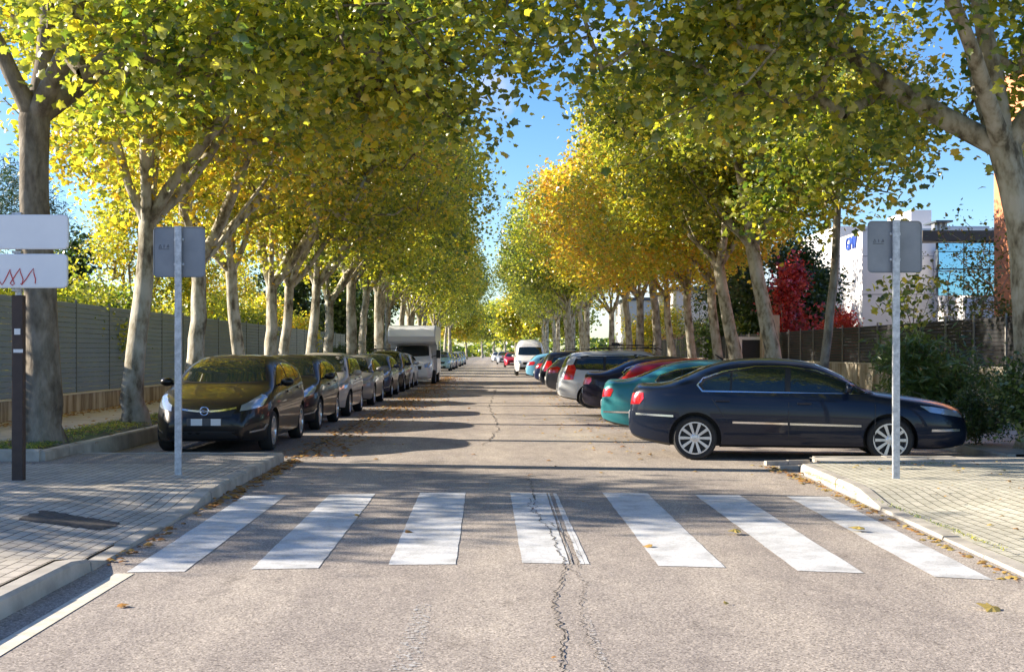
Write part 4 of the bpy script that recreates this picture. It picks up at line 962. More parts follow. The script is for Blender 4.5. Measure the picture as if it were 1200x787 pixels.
def wheel_meshes(r, w, rimr, spokes, style):
    key = (r, w, rimr, spokes, style)
    if key in WH: return WH[key]
    bm = bmesh.new(); lathe(bm, [(rimr, -w/2+.01), (rimr+.02, -w/2), (r-.03, -w/2-.004), (r-.006, -w/2+.02), (r, -w/2+.05), (r, w/2-.05), (r-.006, w/2-.02), (r-.03, w/2+.004), (rimr+.02, w/2), (rimr, w/2-.01)], 36, closed=True)
    bmesh.ops.recalc_face_normals(bm, faces=bm.faces)
    t = bpy.data.meshes.new('tyre'); bm.to_mesh(t); bm.free(); t.materials.append(M['tyre']); t.polygons.foreach_set('use_smooth', [True]*len(t.polygons)); t.set_sharp_from_angle(angle=R(40))
    bm = bmesh.new(); yo = w/2-.006    # outer face is +y
    lathe(bm, [(rimr+.002, yo-.02), (rimr, yo), (rimr-.018, yo), (rimr-.026, yo-.03), (rimr-.03, -w/2+.03)], 36)
    back = lathe(bm, [(rimr-.03, yo-.075), (.02, yo-.075)], 24); bm.faces.new(back[-1])
    nback = len(bm.faces)
    hub = lathe(bm, [(.075, yo-.06), (.07, yo-.02), (.045, yo-.008), (.004, yo-.006)], 20)
    for k in range(spokes):
        a = 2*math.pi*k/spokes; ca, sa = math.cos(a), math.sin(a); r0, r1 = .05, rimr-.012; w0, w1 = (.015, .023) if style == 'fine' else (.05, .038)
        pts = []
        for rr, ww, yy in ((r0, w0, yo-.012), (r1, w1, yo-.008)):
            for sg in (-1, 1):
                for dy in (0, -.035): pts.append((rr*ca-sg*ww*sa, yy+dy, rr*sa+sg*ww*ca))
        v = [bm.verts.new(p) for p in pts]
        for f in ((0, 2, 6, 4), (1, 5, 7, 3), (0, 4, 5, 1), (2, 3, 7, 6), (4, 6, 7, 5), (0, 1, 3, 2)): bm.faces.new([v[i] for i in f])
    bmesh.ops.recalc_face_normals(bm, faces=bm.faces)
    q = bpy.data.meshes.new('rim'); bm.to_mesh(q); bm.free(); q.materials.append(M['rim']); q.materials.append(M['car_black'])
    for i, p in enumerate(q.polygons):
        c = p.center
        if abs(c.y-(yo-.075)) < .004: p.material_index = 1
    WH[key] = (t, q); return WH[key]
def make_vehicle(name, sp):
    t = empty(name); L, Wd = sp['L'], sp['W']
    verts, faces = car_body(sp)
    body = mesh_obj('body', verts, faces, [M['paint'], M['car_black']], t, smooth=True)
    bvh = BVHTree.FromPolygons(verts, faces)
    # wheel arches
    r = sp['r']; xw = [L/2-sp['fo'], L/2-sp['fo']-sp['wb']]; bm = bmesh.new()
    for x in xw:
        for sg in (-1, 1):
            ring0 = []; ring1 = []
            for k in range(40):
                a = 2*math.pi*k/40; c = (r+.055)*math.cos(a); s_ = (r+.055)*math.sin(a)
                ring0.append(bm.verts.new((x+c, sg*(Wd/2-.30), r+s_))); ring1.append(bm.verts.new((x+c, sg*(Wd/2+.2), r+s_)))
            for k in range(40): bm.faces.new((ring0[k], ring0[(k+1) % 40], ring1[(k+1) % 40], ring1[k]))
            bm.faces.new(ring0[::-1]); bm.faces.new(ring1)
    bmesh.ops.recalc_face_normals(bm, faces=bm.faces)
    cut = bm_obj('cut', bm, M['car_black'])
    md = body.modifiers.new('b', 'BOOLEAN'); md.operation = 'DIFFERENCE'; md.object = cut; md.solver = 'EXACT'; md.material_mode = 'TRANSFER'
    dg = bpy.context.evaluated_depsgraph_get(); new = bpy.data.meshes.new_from_object(body.evaluated_get(dg)); body.modifiers.clear(); body.data = new; new.name = 'body'
    bpy.data.objects.remove(cut)
    mats = [m_ for m_ in new.materials]
    bi = mats.index(M['car_black'])
    zl_ = sp.get('sill', .24)
    for p in new.polygons:
        if p.center.z < zl_ or (p.normal.z < -.7 and p.center.z < .5): p.material_index = bi
    new.set_sharp_from_angle(angle=R(38))
    tm, rm = wheel_meshes(r, .205, sp.get('rimr', .225), sp.get('spokes', 5), sp.get('style', 'wide'))
    for x in xw:
        for sg in (-1, 1):
            w = bpy.data.objects.new('wheel', None); w.empty_display_size = .1; link(w, t); w.location = (x, sg*(Wd/2-.125), r); w.rotation_euler = (0, 0, 0 if sg > 0 else math.pi)
            link(bpy.data.objects.new('tyre', tm), w); link(bpy.data.objects.new('rim', rm), w)
    for sg in (-1, 1):
        if sp.get('win'):
            patch('window_trim', bvh, grow(sp['winall'], .022), side(sg), .002, M['chrome'] if sp['trim'] == 'chrome' else M['car_black'], t)
            if sp['trim'] == 'chrome': patch('door_pillar', bvh, grow(sp['winall'], .0), side(sg), .005, M['car_black'], t)
            for w in sp['win']: patch('side_window', bvh, w, side(sg), .008, M['car_glass'], t)
        for s_ in sp.get('seams', []): patch('door_seam', bvh, s_, side(sg), .002, M['car_black'], t, .12)
        for s_ in sp.get('strips', []): patch('side_strip', bvh, s_, side(sg), .008, M['chrome'] if sp.get('stripm') == 'chrome' else M['car_black'], t, .12)
        for x, z in sp.get('handles', []):
            h = bvh.ray_cast(Vector((x, 3*sg, z)), Vector((0, -sg, 0)))
            if h[0]:
                bm = bmesh.new(); box(bm, x-.10, x+.10, min(h[0].y, h[0].y+sg*.03), max(h[0].y, h[0].y+sg*.03), z-.018, z+.014, .008); bm_obj('door_handle', bm, M['paint'], t)
        if sp.get('head'): patch('headlight', bvh, sp['head'], corner(L/2-1.0, .15, sg), .006, M['head'], t, .04)
        if sp.get('fog'): patch('fog_lamp', bvh, sp['fog'], corner(L/2-1.0, .15, sg), .006, M['chrome'], t, .04)
        if sp.get('tailp'): patch('tail_light', bvh, sp['tailp'], corner(-(L/2-1.0), .15, sg), .006, M['tail'], t, .04)
        mxp, mz = sp['mirror']; h = bvh.ray_cast(Vector((mxp, 3*sg, mz)), Vector((0, -sg, 0)))
        hy = abs(h[0].y) if h[0] else Wd/2-.1
        bm = bmesh.new(); bmesh.ops.create_icosphere(bm, subdivisions=2, radius=1); bmesh.ops.scale(bm, vec=(.085, .115, .075), verts=bm.verts)
        for v in bm.verts:
            if v.co.x < -.02: v.co.x = -.02
        bmesh.ops.translate(bm, vec=(mxp, sg*(hy+.16), mz+.04), verts=bm.verts); tube(bm, [(mxp, sg*(hy-.03), mz-.02), (mxp, sg*(hy+.12), mz+.02)], .022, 6)
        mo = bm_obj('mirror', bm, M['paint'], t, smooth=True)
    if sp.get('screen') and L < 5: patch('windscreen_seal', bvh, grow(sp['screen'], .02), front, .002, M['car_black'], t, .08)
    if sp.get('screen'): patch('windscreen', bvh, sp['screen'], front, .006, M['car_glass'], t, .08)
    if sp.get('back'): patch('rear_window', bvh, sp['back'], rear, .006, M['car_glass'], t, .08)
    if sp.get('grille'):
        patch('grille', bvh, sp['grille'], front, .004, M['car_black'], t, .06)
    if sp.get('intake'): patch('lower_intake', bvh, sp['intake'], front, .004, M['car_black'], t, .06)
    for pol, mk, nm in sp.get('fronts', []): patch(nm, bvh, pol, front, .010, M[mk], t, .05)
    for pol, mk, nm in sp.get('corners', []):
        for sg in (-1, 1): patch(nm, bvh, pol, corner(L/2-1.0, .15, sg), .007 if mk == 'car_black' else .012, M[mk], t, .05)
    for pol, mk, nm in sp.get('rears', []): patch(nm, bvh, pol, rear, .010, M[mk], t, .05)
    # plates
    for xs, sgx in ((L/2, 1), (-L/2, -1)):
        pz = sp.get('plate', (.42, .62))[0 if sgx > 0 else 1]; h = bvh.ray_cast(Vector((6*sgx, 0, pz)), Vector((-sgx, 0, 0))); xp = h[0].x if h[0] else xs
        bm = bmesh.new(); box(bm, min(xp-.01*sgx, xp+.018*sgx), max(xp-.01*sgx, xp+.018*sgx), -.26, .26, pz-.055, pz+.055, .004)
        pl = bm_obj('number_plate', bm, M['plate_dark'] if sp.get('blurplate') and sgx > 0 else M['plate_white'], t)
        if sp.get('blurplate') and sgx > 0:
            for ya, yb in ((-.20, -.03), (.10, .25)):
                bm = bmesh.new(); box(bm, xp+.018, xp+.021, ya, yb, pz-.05, pz+.05); bm_obj('plate_block', bm, M['plate_white'], pl)
    sp['bvh'] = bvh
    return t
def mirror_poly(ps): return ps
def screen_poly(zb, zt, wb_, wt, bow=.03):
    b = [(wb_*k/4, zb-bow*(1-(k/4)**2)) for k in range(-4, 5)]; t = [(wt*k/4, zt+bow*.6*(1-(k/4)**2)) for k in range(4, -5, -1)]
    return b+t
def sedan_spec(L=4.77, Wd=1.82, Hh=1.47):
    k = L/4.77; hh = Hh/1.47; S = lambda s: L/2-s*k
    sp = dict(L=L, W=Wd, r=.318, fo=1.10*k, wb=2.71*k, rimr=.235, spokes=10, style='fine', sill=.23)
    sp['top'] = [(a*k, b*hh) for a, b in [(0, .56), (.04, .66), (.14, .775), (.5, .875), (1.0, .95), (1.22, .98), (1.36, 1.02), (1.75, 1.24), (2.05, 1.375), (2.35, 1.445), (2.75, 1.47), (3.15, 1.455), (3.55, 1.375), (3.95, 1.21), (4.2, 1.12), (4.35, 1.095), (4.62, 1.085), (4.70, 1.02), (4.745, .85), (4.77, .60)]]
    sp['belt'] = [(a*k, b*hh) for a, b in [(0, .5), (.15, .66), (.6, .76), (1.2, .88), (2, .93), (3.2, .965), (4.0, 1.0), (4.5, 1.0), (4.7, .9), (4.77, .55)]]
    sp['bot'] = [(0, .34), (.06, .24), (.5, .19), (4.0*k, .19), (4.5*k, .26), (L-.05, .34), (L, .42)]
    sp['winall'] = [(S(1.30), .965*hh), (S(1.72), 1.14*hh), (S(2.1), 1.275*hh), (S(2.5), 1.335*hh), (S(2.95), 1.335*hh), (S(3.4), 1.265*hh), (S(3.68), 1.17*hh), (S(3.76), 1.08*hh), (S(3.70), 1.005*hh)]
    sp['win'] = [[(S(1.40), .975*hh), (S(1.74), 1.125*hh), (S(2.1), 1.255*hh), (S(2.45), 1.312*hh), (S(2.47), .99*hh)],
                 [(S(2.55), .992*hh), (S(2.53), 1.316*hh), (S(2.92), 1.318*hh), (S(3.27), 1.265*hh), (S(3.29), 1.0*hh)],
                 [(S(3.32), 1.002*hh), (S(3.30), 1.255*hh), (S(3.42), 1.225*hh), (S(3.66), 1.145*hh), (S(3.71), 1.075*hh), (S(3.67), 1.01*hh)]]
    sp['trim'] = 'chrome'
    sp['seams'] = [[(S(1.30), .94*hh), (S(1.312), .94*hh), (S(1.322), .30), (S(1.31), .30)], [(S(2.49), .96*hh), (S(2.502), .96*hh), (S(2.502), .30), (S(2.49), .30)], [(S(3.62), .97*hh), (S(3.635), .97*hh), (S(3.36), .56), (S(3.345), .56)]]
    sp['handles'] = [(S(2.28), .83*hh), (S(3.42), .86*hh)]
    sp['mirror'] = (S(1.70), 1.01*hh)
    sp['screen'] = screen_poly(1.03*hh, 1.37*hh, .66, .50)
    sp['back'] = screen_poly(1.15*hh, 1.36*hh, .58, .44, .01)
    sp['head'] = [(.42, .63*hh), (.95, .71*hh), (1.10, .80*hh), (.9, .785*hh), (.45, .72*hh)]
    sp['tailp'] = [(.36, .79*hh), (.60, .80*hh), (.65, .88*hh), (.63, .965*hh), (.36, .95*hh)]
    sp['grille'] = screen_poly(.50, .70*hh, .30, .36, .01)
    sp['intake'] = screen_poly(.28, .38, .45, .45, .01)
    return sp
def hatch_spec(L=4.42, Wd=1.81, Hh=1.51, est=False):
    k = L/4.42; hh = Hh/1.51; S = lambda s: L/2-s*k
    sp = dict(L=L, W=Wd, r=.318, fo=.93*k, wb=2.685*k, rimr=.225, spokes=5, sill=.23)
    sp['top'] = [(a*k, b*hh) for a, b in [(0, .56), (.05, .68), (.16, .78), (.5, .90), (.9, 1.0), (1.08, 1.04), (1.25, 1.12), (1.65, 1.33), (1.95, 1.44), (2.3, 1.50), (2.7, 1.51), (3.2, 1.48), (3.65, 1.41), (3.9, 1.33), (4.1, 1.16), (4.28, 1.0), (4.37, .88), (4.42, .6)]]
    if est: sp['top'][-7:] = [(3.3*k, 1.495*hh), (3.9*k, 1.45*hh), (4.12*k, 1.38*hh), (4.28*k, 1.1*hh), (4.35*k, .95*hh), (4.42*k, .6)]
    sp['belt'] = [(a*k, b*hh) for a, b in [(0, .5), (.18, .68), (.6, .80), (1.15, .93), (2, .97), (3.2, 1.03), (3.9, 1.08), (4.2, 1.0), (4.35, .85), (4.42, .5)]]
    sp['bot'] = [(0, .32), (.06, .23), (.5, .18), (3.8*k, .19), (4.2*k, .26), (L-.04, .34), (L, .42)]
    e = .25 if est else 0
    sp['winall'] = [(S(1.28), 1.0*hh), (S(1.7), 1.21*hh), (S(2.0), 1.325*hh), (S(2.4), 1.385*hh), (S(2.9), 1.375*hh), (S(3.3+e), 1.32*hh), (S(3.62+e), 1.19*hh), (S(3.55+e), 1.09*hh)]
    sp['win'] = [[(S(1.36), 1.012*hh), (S(1.7), 1.185*hh), (S(2.0), 1.305*hh), (S(2.34), 1.36*hh), (S(2.36), 1.045*hh)],
                 [(S(2.44), 1.05*hh), (S(2.42), 1.365*hh), (S(2.9), 1.355*hh), (S(3.13), 1.325*hh), (S(3.18), 1.085*hh)],
                 [(S(3.22), 1.09*hh), (S(3.18), 1.315*hh), (S(3.32+e), 1.29*hh), (S(3.56+e), 1.185*hh), (S(3.5+e), 1.105*hh)]]
    sp['trim'] = 'black'
    sp['seams'] = [[(S(1.22), .94*hh), (S(1.232), .94*hh), (S(1.25), .30), (S(1.238), .30)], [(S(2.38), 1.01*hh), (S(2.392), 1.01*hh), (S(2.392), .30), (S(2.38), .30)], [(S(3.42), 1.05*hh), (S(3.432), 1.05*hh), (S(3.25), .6), (S(3.238), .6)]]
    sp['handles'] = [(S(2.2), .90*hh), (S(3.22), .94*hh)]
    sp['mirror'] = (S(1.55), 1.03*hh)
    sp['screen'] = screen_poly(1.10*hh, 1.425*hh, .68, .53)
    sp['back'] = screen_poly(1.12*hh, 1.34*hh, .56, .46, .01)
    sp['head'] = [(.36, .66*hh), (.8, .72*hh), (1.10, .86*hh), (1.02, .90*hh), (.7, .84*hh), (.4, .745*hh)]
    sp['fog'] = [(.50, .33), (.85, .36), (.98, .44), (.90, .45), (.8, .385), (.5, .355)]
    sp['tailp'] = [(.42, .82*hh), (.80, .84*hh), (.88, 1.0*hh), (.76, 1.05*hh), (.45, 1.0*hh)]
    sp['grille'] = screen_poly(.58, .68*hh, .40, .46, .015)
    sp['intake'] = screen_poly(.26, .36, .50, .46, .01)
    sp['fronts'] = []
    return sp
def mpv_spec(L=4.3, Wd=1.78, Hh=1.62):
    k = L/4.3; hh = Hh/1.62; S = lambda s: L/2-s*k
    sp = dict(L=L, W=Wd, r=.31, fo=.86*k, wb=2.6*k, rimr=.215, spokes=7, sill=.25)
    sp['top'] = [(a*k, b*hh) for a, b in [(0, .58), (.05, .72), (.14, .84), (.45, .97), (.8, 1.08), (1.0, 1.16), (1.4, 1.4), (1.75, 1.55), (2.1, 1.61), (2.6, 1.62), (3.4, 1.60), (3.85, 1.55), (4.0, 1.45), (4.15, 1.15), (4.24, .95), (4.3, .6)]]
    sp['belt'] = [(a*k, b*hh) for a, b in [(0, .5), (.18, .74), (.6, .88), (1.1, .97), (2, 1.0), (3.4, 1.04), (3.95, 1.06), (4.15, .95), (4.25, .8), (4.3, .5)]]
    sp['bot'] = [(0, .34), (.06, .25), (.5, .2), (3.7*k, .21), (4.1*k, .27), (L-.04, .34), (L, .42)]
    sp['winall'] = [(S(1.05), 1.03*hh), (S(1.5), 1.28*hh), (S(1.85), 1.44*hh), (S(2.2), 1.49*hh), (S(3.4), 1.47*hh), (S(3.8), 1.41*hh), (S(3.92), 1.13*hh), (S(3.7), 1.09*hh)]
    sp['win'] = [[(S(1.14), 1.045*hh), (S(1.5), 1.25*hh), (S(1.85), 1.415*hh), (S(2.14), 1.465*hh), (S(2.16), 1.065*hh)],
                 [(S(2.24), 1.07*hh), (S(2.22), 1.47*hh), (S(3.0), 1.46*hh), (S(3.04), 1.09*hh)],
                 [(S(3.10), 1.095*hh), (S(3.08), 1.455*hh), (S(3.4), 1.45*hh), (S(3.76), 1.39*hh), (S(3.86), 1.15*hh), (S(3.68), 1.11*hh)]]
    sp['trim'] = 'black'
    sp['seams'] = [[(S(1.08), .98*hh), (S(1.092), .98*hh), (S(1.092), .32), (S(1.08), .32)], [(S(2.19), 1.03*hh), (S(2.202), 1.03*hh), (S(2.202), .32), (S(2.19), .32)], [(S(3.2), 1.06*hh), (S(3.212), 1.06*hh), (S(3.05), .6), (S(3.038), .6)]]
    sp['strips'] = [[(S(1.15), .56), (S(1.15), .60), (S(3.0), .60), (S(3.0), .56)]]
    sp['handles'] = [(S(2.02), .93*hh), (S(2.9), .95*hh)]
    sp['mirror'] = (S(1.45), 1.06*hh)
    sp['screen'] = screen_poly(1.15*hh, 1.53*hh, .68, .54)
    sp['back'] = screen_poly(1.14*hh, 1.44*hh, .60, .50, .01)
    sp['head'] = [(.40, .68*hh), (.8, .72*hh), (1.08, .86*hh), (.98, .92*hh), (.45, .80*hh)]
    sp['tailp'] = [(.56, .80*hh), (.82, .80*hh), (.86, 1.08*hh), (.78, 1.22*hh), (.60, 1.20*hh)]
    sp['grille'] = screen_poly(.60, .76*hh, .36, .44, .01); sp['intake'] = screen_poly(.28, .42, .48, .46, .01)
    return sp
def van_spec():
    L, Wd = 5.5, 2.0; S = lambda s: L/2-s
    sp = dict(L=L, W=Wd, r=.34, fo=.95, wb=3.3, rimr=.22, spokes=6, sill=.32, lean=.10, nose=(.78, .8), tail=(.94, .4))
    sp['top'] = [(0, .62), (.05, .85), (.15, 1.0), (.5, 1.16), (.8, 1.32), (1.2, 1.78), (1.55, 2.12), (1.9, 2.3), (2.4, 2.38), (5.3, 2.38), (5.45, 2.3), (5.5, 1.6)]
    sp['belt'] = [(0, .55), (.2, .9), (.8, 1.12), (1.4, 1.2), (5.2, 1.3), (5.5, 1.2)]
    sp['bot'] = [(0, .38), (.06, .3), (.5, .26), (5, .28), (5.45, .4), (5.5, .45)]
    sp['winall'] = [(S(.95), 1.2), (S(1.4), 1.62), (S(2.1), 1.75), (S(2.1), 1.2)]
    sp['win'] = [[(S(1.0), 1.22), (S(1.42), 1.6), (S(2.05), 1.72), (S(2.05), 1.22)]]; sp['trim'] = 'black'
    sp['screen'] = screen_poly(1.36, 1.86, .80, .72); sp['back'] = screen_poly(1.35, 1.8, .6, .56, .01)
    sp['head'] = [(.45, .80), (.85, .82), (1.0, 1.02), (.8, 1.04), (.48, .98)]; sp['tailp'] = [(.85, .8), (1.0, .8), (1.0, 1.3), (.85, 1.3)]
    sp['grille'] = screen_poly(.72, .88, .48, .5, .01); sp['intake'] = screen_poly(.40, .58, .7, .7, .01)
    sp['mirror'] = (S(1.25), 1.25); sp['seams'] = [[(S(2.2), 2.0), (S(2.215), 2.0), (S(2.215), .4), (S(2.2), .4)]]; sp['handles'] = [(S(2.0), 1.0)]
    sp['plate'] = (.5, .8)
    return sp
KIND = {}
def vehicle(kind, spf, loc, rz, col, label, group, cat='car', name='parked_car', extra=None):
    if kind not in KIND:
        t = make_vehicle(name, spf()); KIND[kind] = t
        if extra: extra(t)
    else: t = copy_tree(KIND[kind])
    t.location = loc; t.rotation_euler = (0, 0, R(rz)); tag(t, label, cat, group)
    for c in t.children:
        if c.name.split('.')[0] in ('body', 'mirror', 'door_handle', 'tailgate'): c.color = (*col, 1)
    return t
# dark blue sedan, side on, with chrome lines and ten spoke rims
def blue_sedan():
    sp = sedan_spec(); S = lambda s: 4.77/2-s
    sp['strips'] = [[(S(1.50), .50), (S(1.50), .528), (S(2.48), .548), (S(2.48), .52)], [(S(2.51), .522), (S(2.51), .55), (S(3.28), .565), (S(3.28), .537)], [(S(4.12), .62), (S(4.12), .648), (S(4.66), .67), (S(4.66), .642)]]
    sp['stripm'] = 'chrome'
    sp['fog'] = [(.50, .44), (.95, .44), (.95, .475), (.5, .475)]
    sp['grille'] = None
    sp['corners'] = [([(.02, .50), (.34, .53), (.41, .68), (.38, .745), (.02, .75)], 'car_black', 'grille')]+[([(.02, z), (.36+.02*i, z), (.36+.02*i, z+.013), (.02, z+.013)], 'chrome', 'grille_bar') for i, z in enumerate((.56, .60, .64, .68, .72))]
    return sp
GRC = 'cars parked nose in along the right side'; GLC = 'cars parked in line along the left kerb'
def sedan_extra(t):
    bm = bmesh.new(); tube(bm, [(-1.0, 0, 1.44), (-1.12, 0, 1.52)], [.02, .006], 6); bm_obj('antenna', bm, M['car_black'], t)
vehicle('sedan', blue_sedan, (4.44, 17.86, 0), -9, (.006, .011, .025), 'dark blue sedan with chrome window line and ten spoke rims, nearest the crosswalk', GRC, extra=sedan_extra)
def teal_spec():
    sp = sedan_spec(4.65, 1.78, 1.42); sp['spokes'] = 9; sp['tailp'] = [(.36, .74), (.60, .76), (.64, .88), (.60, .91), (.36, .88)]
    L = 4.65; S = lambda s: L/2-s; sp['strips'] = [[(S(4.0), .47), (S(4.0), .50), (S(4.6), .50), (S(4.6), .47)]]; sp['stripm'] = 'chrome'; return sp
vehicle('teal', teal_spec, (X(705, 21)+2.42, 21.0+.89, 0), -7, (.035, .20, .22), 'teal green rounded sedan parked behind the dark blue one', GRC)
def red_spec(): sp = hatch_spec(4.1, 1.70, 1.42); return sp
vehicle('red', red_spec, (X(700, 24.5)+2.42, 24.6+.85, 0), -7, (.45, .012, .015), 'bright red hatchback between the teal sedan and the black sedan', GRC)
vehicle('sedan2', lambda: sedan_spec(4.6, 1.8, 1.46), (X(683, 27.8)+2.38, 27.9+.9, 0), -6, (.018, .016, .03), 'black sedan with lit looking red tail lamp behind the red hatchback', GRC)
def roof_rack(t):
    for sg in (-1, 1):
        bm = bmesh.new(); tube(bm, [(.7, sg*.52, 1.60), (.6, sg*.52, 1.66), (-1.2, sg*.52, 1.66), (-1.3, sg*.52, 1.60)], .016, 6); bm_obj('roof_rail', bm, M['car_black'], t)
    for x in (.3, -.8):
        bm = bmesh.new(); box(bm, x-.03, x+.03, -.62, .62, 1.67, 1.70, .006); bm_obj('cross_bar', bm, M['car_black'], t)
vehicle('mpv', lambda: mpv_spec(4.4, 1.78, 1.60), (X(655, 33)+2.2, 33.0+.89, 0), 0, (.50, .52, .53), 'silver people carrier with black roof rack and tall red tail lamps', GRC, extra=roof_rack)
# the bike carrier and bicycle lying on that roof
def bicycle(loc):
    t = empty('bicycle', loc, 0, label='dark bicycle carried on the roof rack of the silver people carrier', cat='bicycle')
    for x in (-.5, .52):
        bm = bmesh.new(); pr = [(.315+.014*math.cos(a), .014*math.sin(a)) for a in np.linspace(0, 2*math.pi, 7)[:-1]]; lathe(bm, pr, 24, 'z', closed=True)
        for k in range(10):
            a = k*math.pi/5; tube(bm, [(0, 0, 0), (.31*math.cos(a), .31*math.sin(a), 0)], .003, 3)
        bmesh.ops.translate(bm, vec=(x, 0, .03), verts=bm.verts); bm_obj('wheel', bm, M['tyre'], t)
    bm = bmesh.new()
    for a, b in (((-.5, 0), (-.12, -.05)), ((-.12, -.05), (.28, .42)), ((.28, .42), (-.2, .40)), ((-.2, .40), (-.12, -.05)), ((-.5, 0), (-.2, .40)), ((.52, 0), (.32, .5)), ((-.2, .4), (-.24, .52))):
        tube(bm, [(a[0], a[1], .03), (b[0], b[1], .05)], .016, 6)
    bm_obj('frame', bm, M['car_black'], t)
    bm = bmesh.new(); box(bm, -.36, -.12, .50, .56, .02, .12, .02); bm_obj('saddle', bm, M['car_black'], t)
    bm = bmesh.new(); tube(bm, [(.32, .52, -.0), (.34, .55, .22)], .013, 6); bm_obj('handlebar', bm, M['car_black'], t)
    return t
bicycle((X(655, 33)+2.2-.25, 33.85, 1.705))
vehicle('hatch_small', lambda: hatch_spec(4.1, 1.75, 1.5), (X(640, 42)+2.05, 42.5, 0), 0, (.10, .10, .11), 'small grey hatchback with red tail lamps past the silver people carrier', GRC)
vehicle('mpv', None, (X(634, 48)+2.15, 48.2, 0), 0, (.012, .014, .02), 'black tall car with roof bars after the grey hatchback', GRC)
vehicle('hatch_small', None, (X(626, 55)+2.05, 55, 0), 0, (.012, .02, .06), 'dark navy hatchback between the black tall car and the pale blue one', GRC)
vehicle('hatch_small', None, (X(617, 65)+2.05, 66, 0), 0, (.16, .42, .62), 'pale blue hatchback in front of the white van', GRC)
vehicle('van', van_spec, (X(619, 78)+.15, 80.5, 0), -90, (.74, .74, .73), 'white high roof van facing down the street', None, cat='van', name='parked_van')
# far cars
FARG = 'small distant cars at the end of the street'
vehicle('hatch_small', None, (X(601, 118), 122, 0), -90, (.40, .01, .03), 'tiny red car just beyond the white van', FARG)
vehicle('mpv', None, (X(590, 150), 150, 0), -90, (.30, .31, .34), 'tiny grey car between the distant red and white ones', FARG)
vehicle('hatch_small', None, (X(582.5, 185), 185, 0), -90, (.8, .8, .8), 'tiny white car deepest at the street end', FARG)
# left line, fronts towards the crosswalk
def astra_spec():
    sp = hatch_spec(); sp['blurplate'] = True; sp['plate'] = (.50, .80)
    bar = [(.46*math.cos(a)*0+y, .655+.05*(abs(y)/.46)**2) for a, y in zip([0]*9, np.linspace(-.46, .46, 9))]
    sp['fronts'] = [([(y, z-.012) for y, z in bar]+[(y, z+.014) for y, z in bar[::-1]], 'chrome', 'grille_bar')]
    return sp
def astra_extra(t):
    bm = bmesh.new(); xx = 2.185
    pr = [(.062+.010*math.cos(a), .010*math.sin(a)) for a in np.linspace(0, 2*math.pi, 9)[:-1]]
    rings = lathe(bm, pr, 24, 'y', closed=True); bmesh.ops.rotate(bm, cent=(0, 0, 0), matrix=Matrix.Rotation(R(90), 3, 'Z'), verts=bm.verts)
    tube(bm, [(0, -.06, .0), (0, -.0, .012), (0, .0, -.012), (0, .06, 0)], .009, 5)
    bmesh.ops.translate(bm, vec=(xx+.035, 0, .665), verts=bm.verts); bm_obj('badge', bm, M['chrome'], t)
XL = -3.46-.905
vehicle('hatch', astra_spec, (XL, 18.0+2.21, 0), -90, (.012, .011, .011), 'glossy black hatchback with round chrome badge, first in line behind the sign pole', GLC, extra=astra_extra)
vehicle('hatch2', lambda: hatch_spec(4.3, 1.76, 1.50), (XL+.02, 23.1+2.15, 0), -90, (.012, .012, .014), 'black hatchback second in line, right behind the badge car', GLC)
vehicle('mpv2', lambda: mpv_spec(4.05, 1.72, 1.54), (XL+.05, 28.1+2.05, 0), -90, (.42, .385, .33), 'beige metallic car third in line', GLC)
vehicle('sedan2', None, (XL-.0, 33.8+2.3, 0), -90, (.22, .21, .20), 'grey brown sedan behind the beige car', GLC)
vehicle('hatch2', None, (XL, 40.2+2.15, 0), -90, (.03, .04, .08), 'dark blue hatchback behind the grey brown sedan', GLC)
vehicle('mpv', None, (XL, 46+2.2, 0), -90, (.02, .02, .022), 'tall black car with roof bars nearer than the motorhome', GLC)
vehicle('hatch2', None, (XL, 51.2+2.15, 0), -90, (.46, .47, .50), 'silver hatchback directly in front of the motorhome', GLC)
for i, (Y, k, c, lb) in enumerate([(98, 'mpv', (.35, .55, .62), 'pale blue grey tall car past the motorhome'), (106, 'sedan2', (.4, .4, .42), 'grey sedan behind the pale blue grey car beyond the motorhome'), (114, 'hatch_small', (.05, .05, .14), 'dark violet blue hatchback far beyond the motorhome'), (126, 'hatch_small', (.5, .5, .52), 'silver hatchback far down the motorhome side'), (136, 'hatch2', (.35, .5, .5), 'pale green hatchback far down the motorhome side'), (148, 'mpv', (.5, .5, .52), 'farthest silver car on the motorhome side')]):
    vehicle(k, None, (XL, Y, 0), -90, c, lb, FARG)
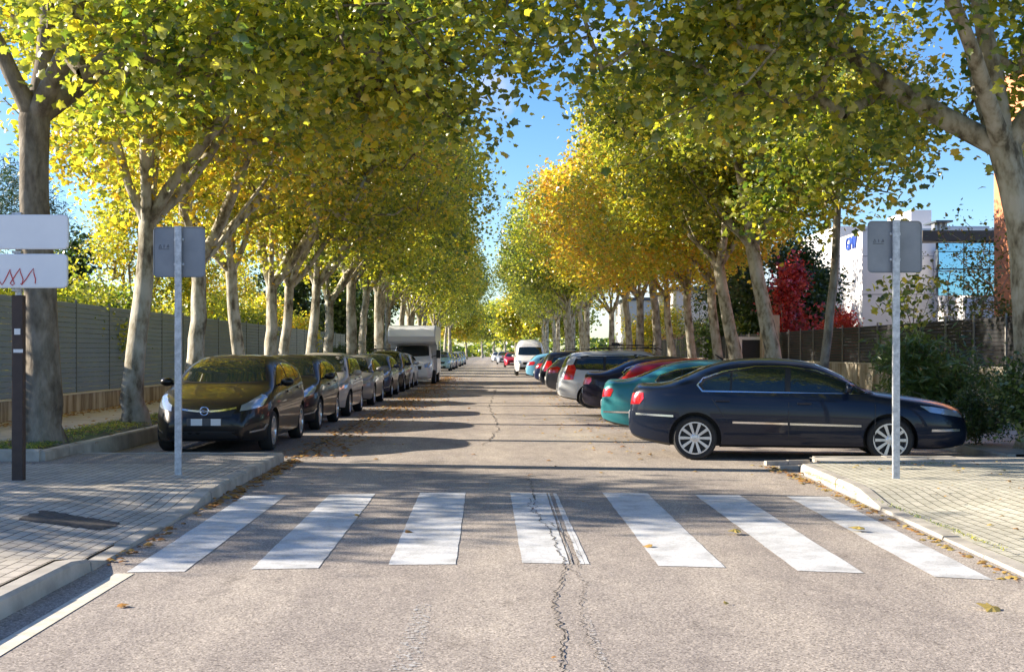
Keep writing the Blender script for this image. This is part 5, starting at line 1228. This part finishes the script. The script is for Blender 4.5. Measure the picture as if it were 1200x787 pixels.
# motorhome
def motorhome(loc, rz):
    t = empty('motorhome', loc, rz, label='white motorhome with a big overcab box behind the silver hatchback', cat='motorhome')
    bm = bmesh.new()
    prof = [(2.55, 1.95), (2.75, 2.05), (2.85, 2.3), (2.70, 2.62), (2.35, 2.78), (1.9, 2.84), (-3.0, 2.84), (-3.1, 2.7), (-3.1, .45), (1.0, .45), (1.0, 1.95)]
    a = [bm.verts.new((x, -1.14, z)) for x, z in prof]; b = [bm.verts.new((x, 1.14, z)) for x, z in prof]; n = len(prof)
    bm.faces.new(a); bm.faces.new(b[::-1])
    for i in range(n): bm.faces.new((a[i], b[i], b[(i+1) % n], a[(i+1) % n]))
    bmesh.ops.bevel(bm, geom=[e for e in bm.edges if abs(e.verts[0].co.y-e.verts[1].co.y) < .01], offset=.06, segments=3, affect='EDGES'); bmesh.ops.recalc_face_normals(bm, faces=bm.faces)
    bm_obj('body', bm, M['camper_white'], t, smooth=True, sharp=30)
    sp = van_spec(); sp['top'] = [(s, min(z, 1.98)) for s, z in sp['top']]; sp['L'] = 5.5
    verts, faces = car_body(sp); verts = [(x+.35, y, z) for x, y, z in verts]
    bm = bmesh.new(); vs = [bm.verts.new(v) for v in verts]
    for f in faces: bm.faces.new([vs[i] for i in f])
    bmesh.ops.bisect_plane(bm, geom=bm.verts[:]+bm.edges[:]+bm.faces[:], plane_co=(1.0, 0, 0), plane_no=(-1, 0, 0), clear_outer=True)
    cab = bm_obj('cab', bm, M['camper_white'], t, smooth=True, sharp=40)
    bvh = BVHTree.FromPolygons(verts, faces)
    patch('windscreen', bvh, screen_poly(1.36, 1.84, .82, .76), front, .01, M['car_glass'], t, .08)
    patch('grille', bvh, sp['grille'], front, .01, M['car_black'], t, .08)
    for sg in (-1, 1):
        patch('headlight', bvh, sp['head'], corner(5.5/2+.35-1.0, .15, sg), .01, M['head'], t, .05)
        patch('cab_window', bvh, [(x+.35, z) for x, z in sp['win'][0]], side(sg), .01, M['car_glass'], t, .08)
        bm = bmesh.new(); box(bm, -1.6, -.4, sg*1.14-.02, sg*1.14+.02, 1.5, 2.1, .01); bm_obj('side_window', bm, M['car_glass'], t)
        bm = bmesh.new(); box(bm, 1.95, 2.05, sg*1.25-.1, sg*1.25+.1, 1.25, 1.65, .03); tube(bm, [(2.0, sg*.9, 1.3), (2.0, sg*1.2, 1.4)], .02, 6); bm_obj('mirror', bm, M['car_black'], t)
    tm, rm = wheel_meshes(.34, .205, .22, 6, 'wide')
    for x in (2.1, -1.4):
        for sg in (-1, 1):
            w = bpy.data.objects.new('wheel', None); w.empty_display_size = .1; link(w, t); w.location = (x, sg*1.03, .34); w.rotation_euler = (0, 0, 0 if sg > 0 else math.pi)
            link(bpy.data.objects.new('tyre', tm), w); link(bpy.data.objects.new('rim', rm), w)
    return t
motorhome((X(482, 57), 57+2.9, 0), R(-90))
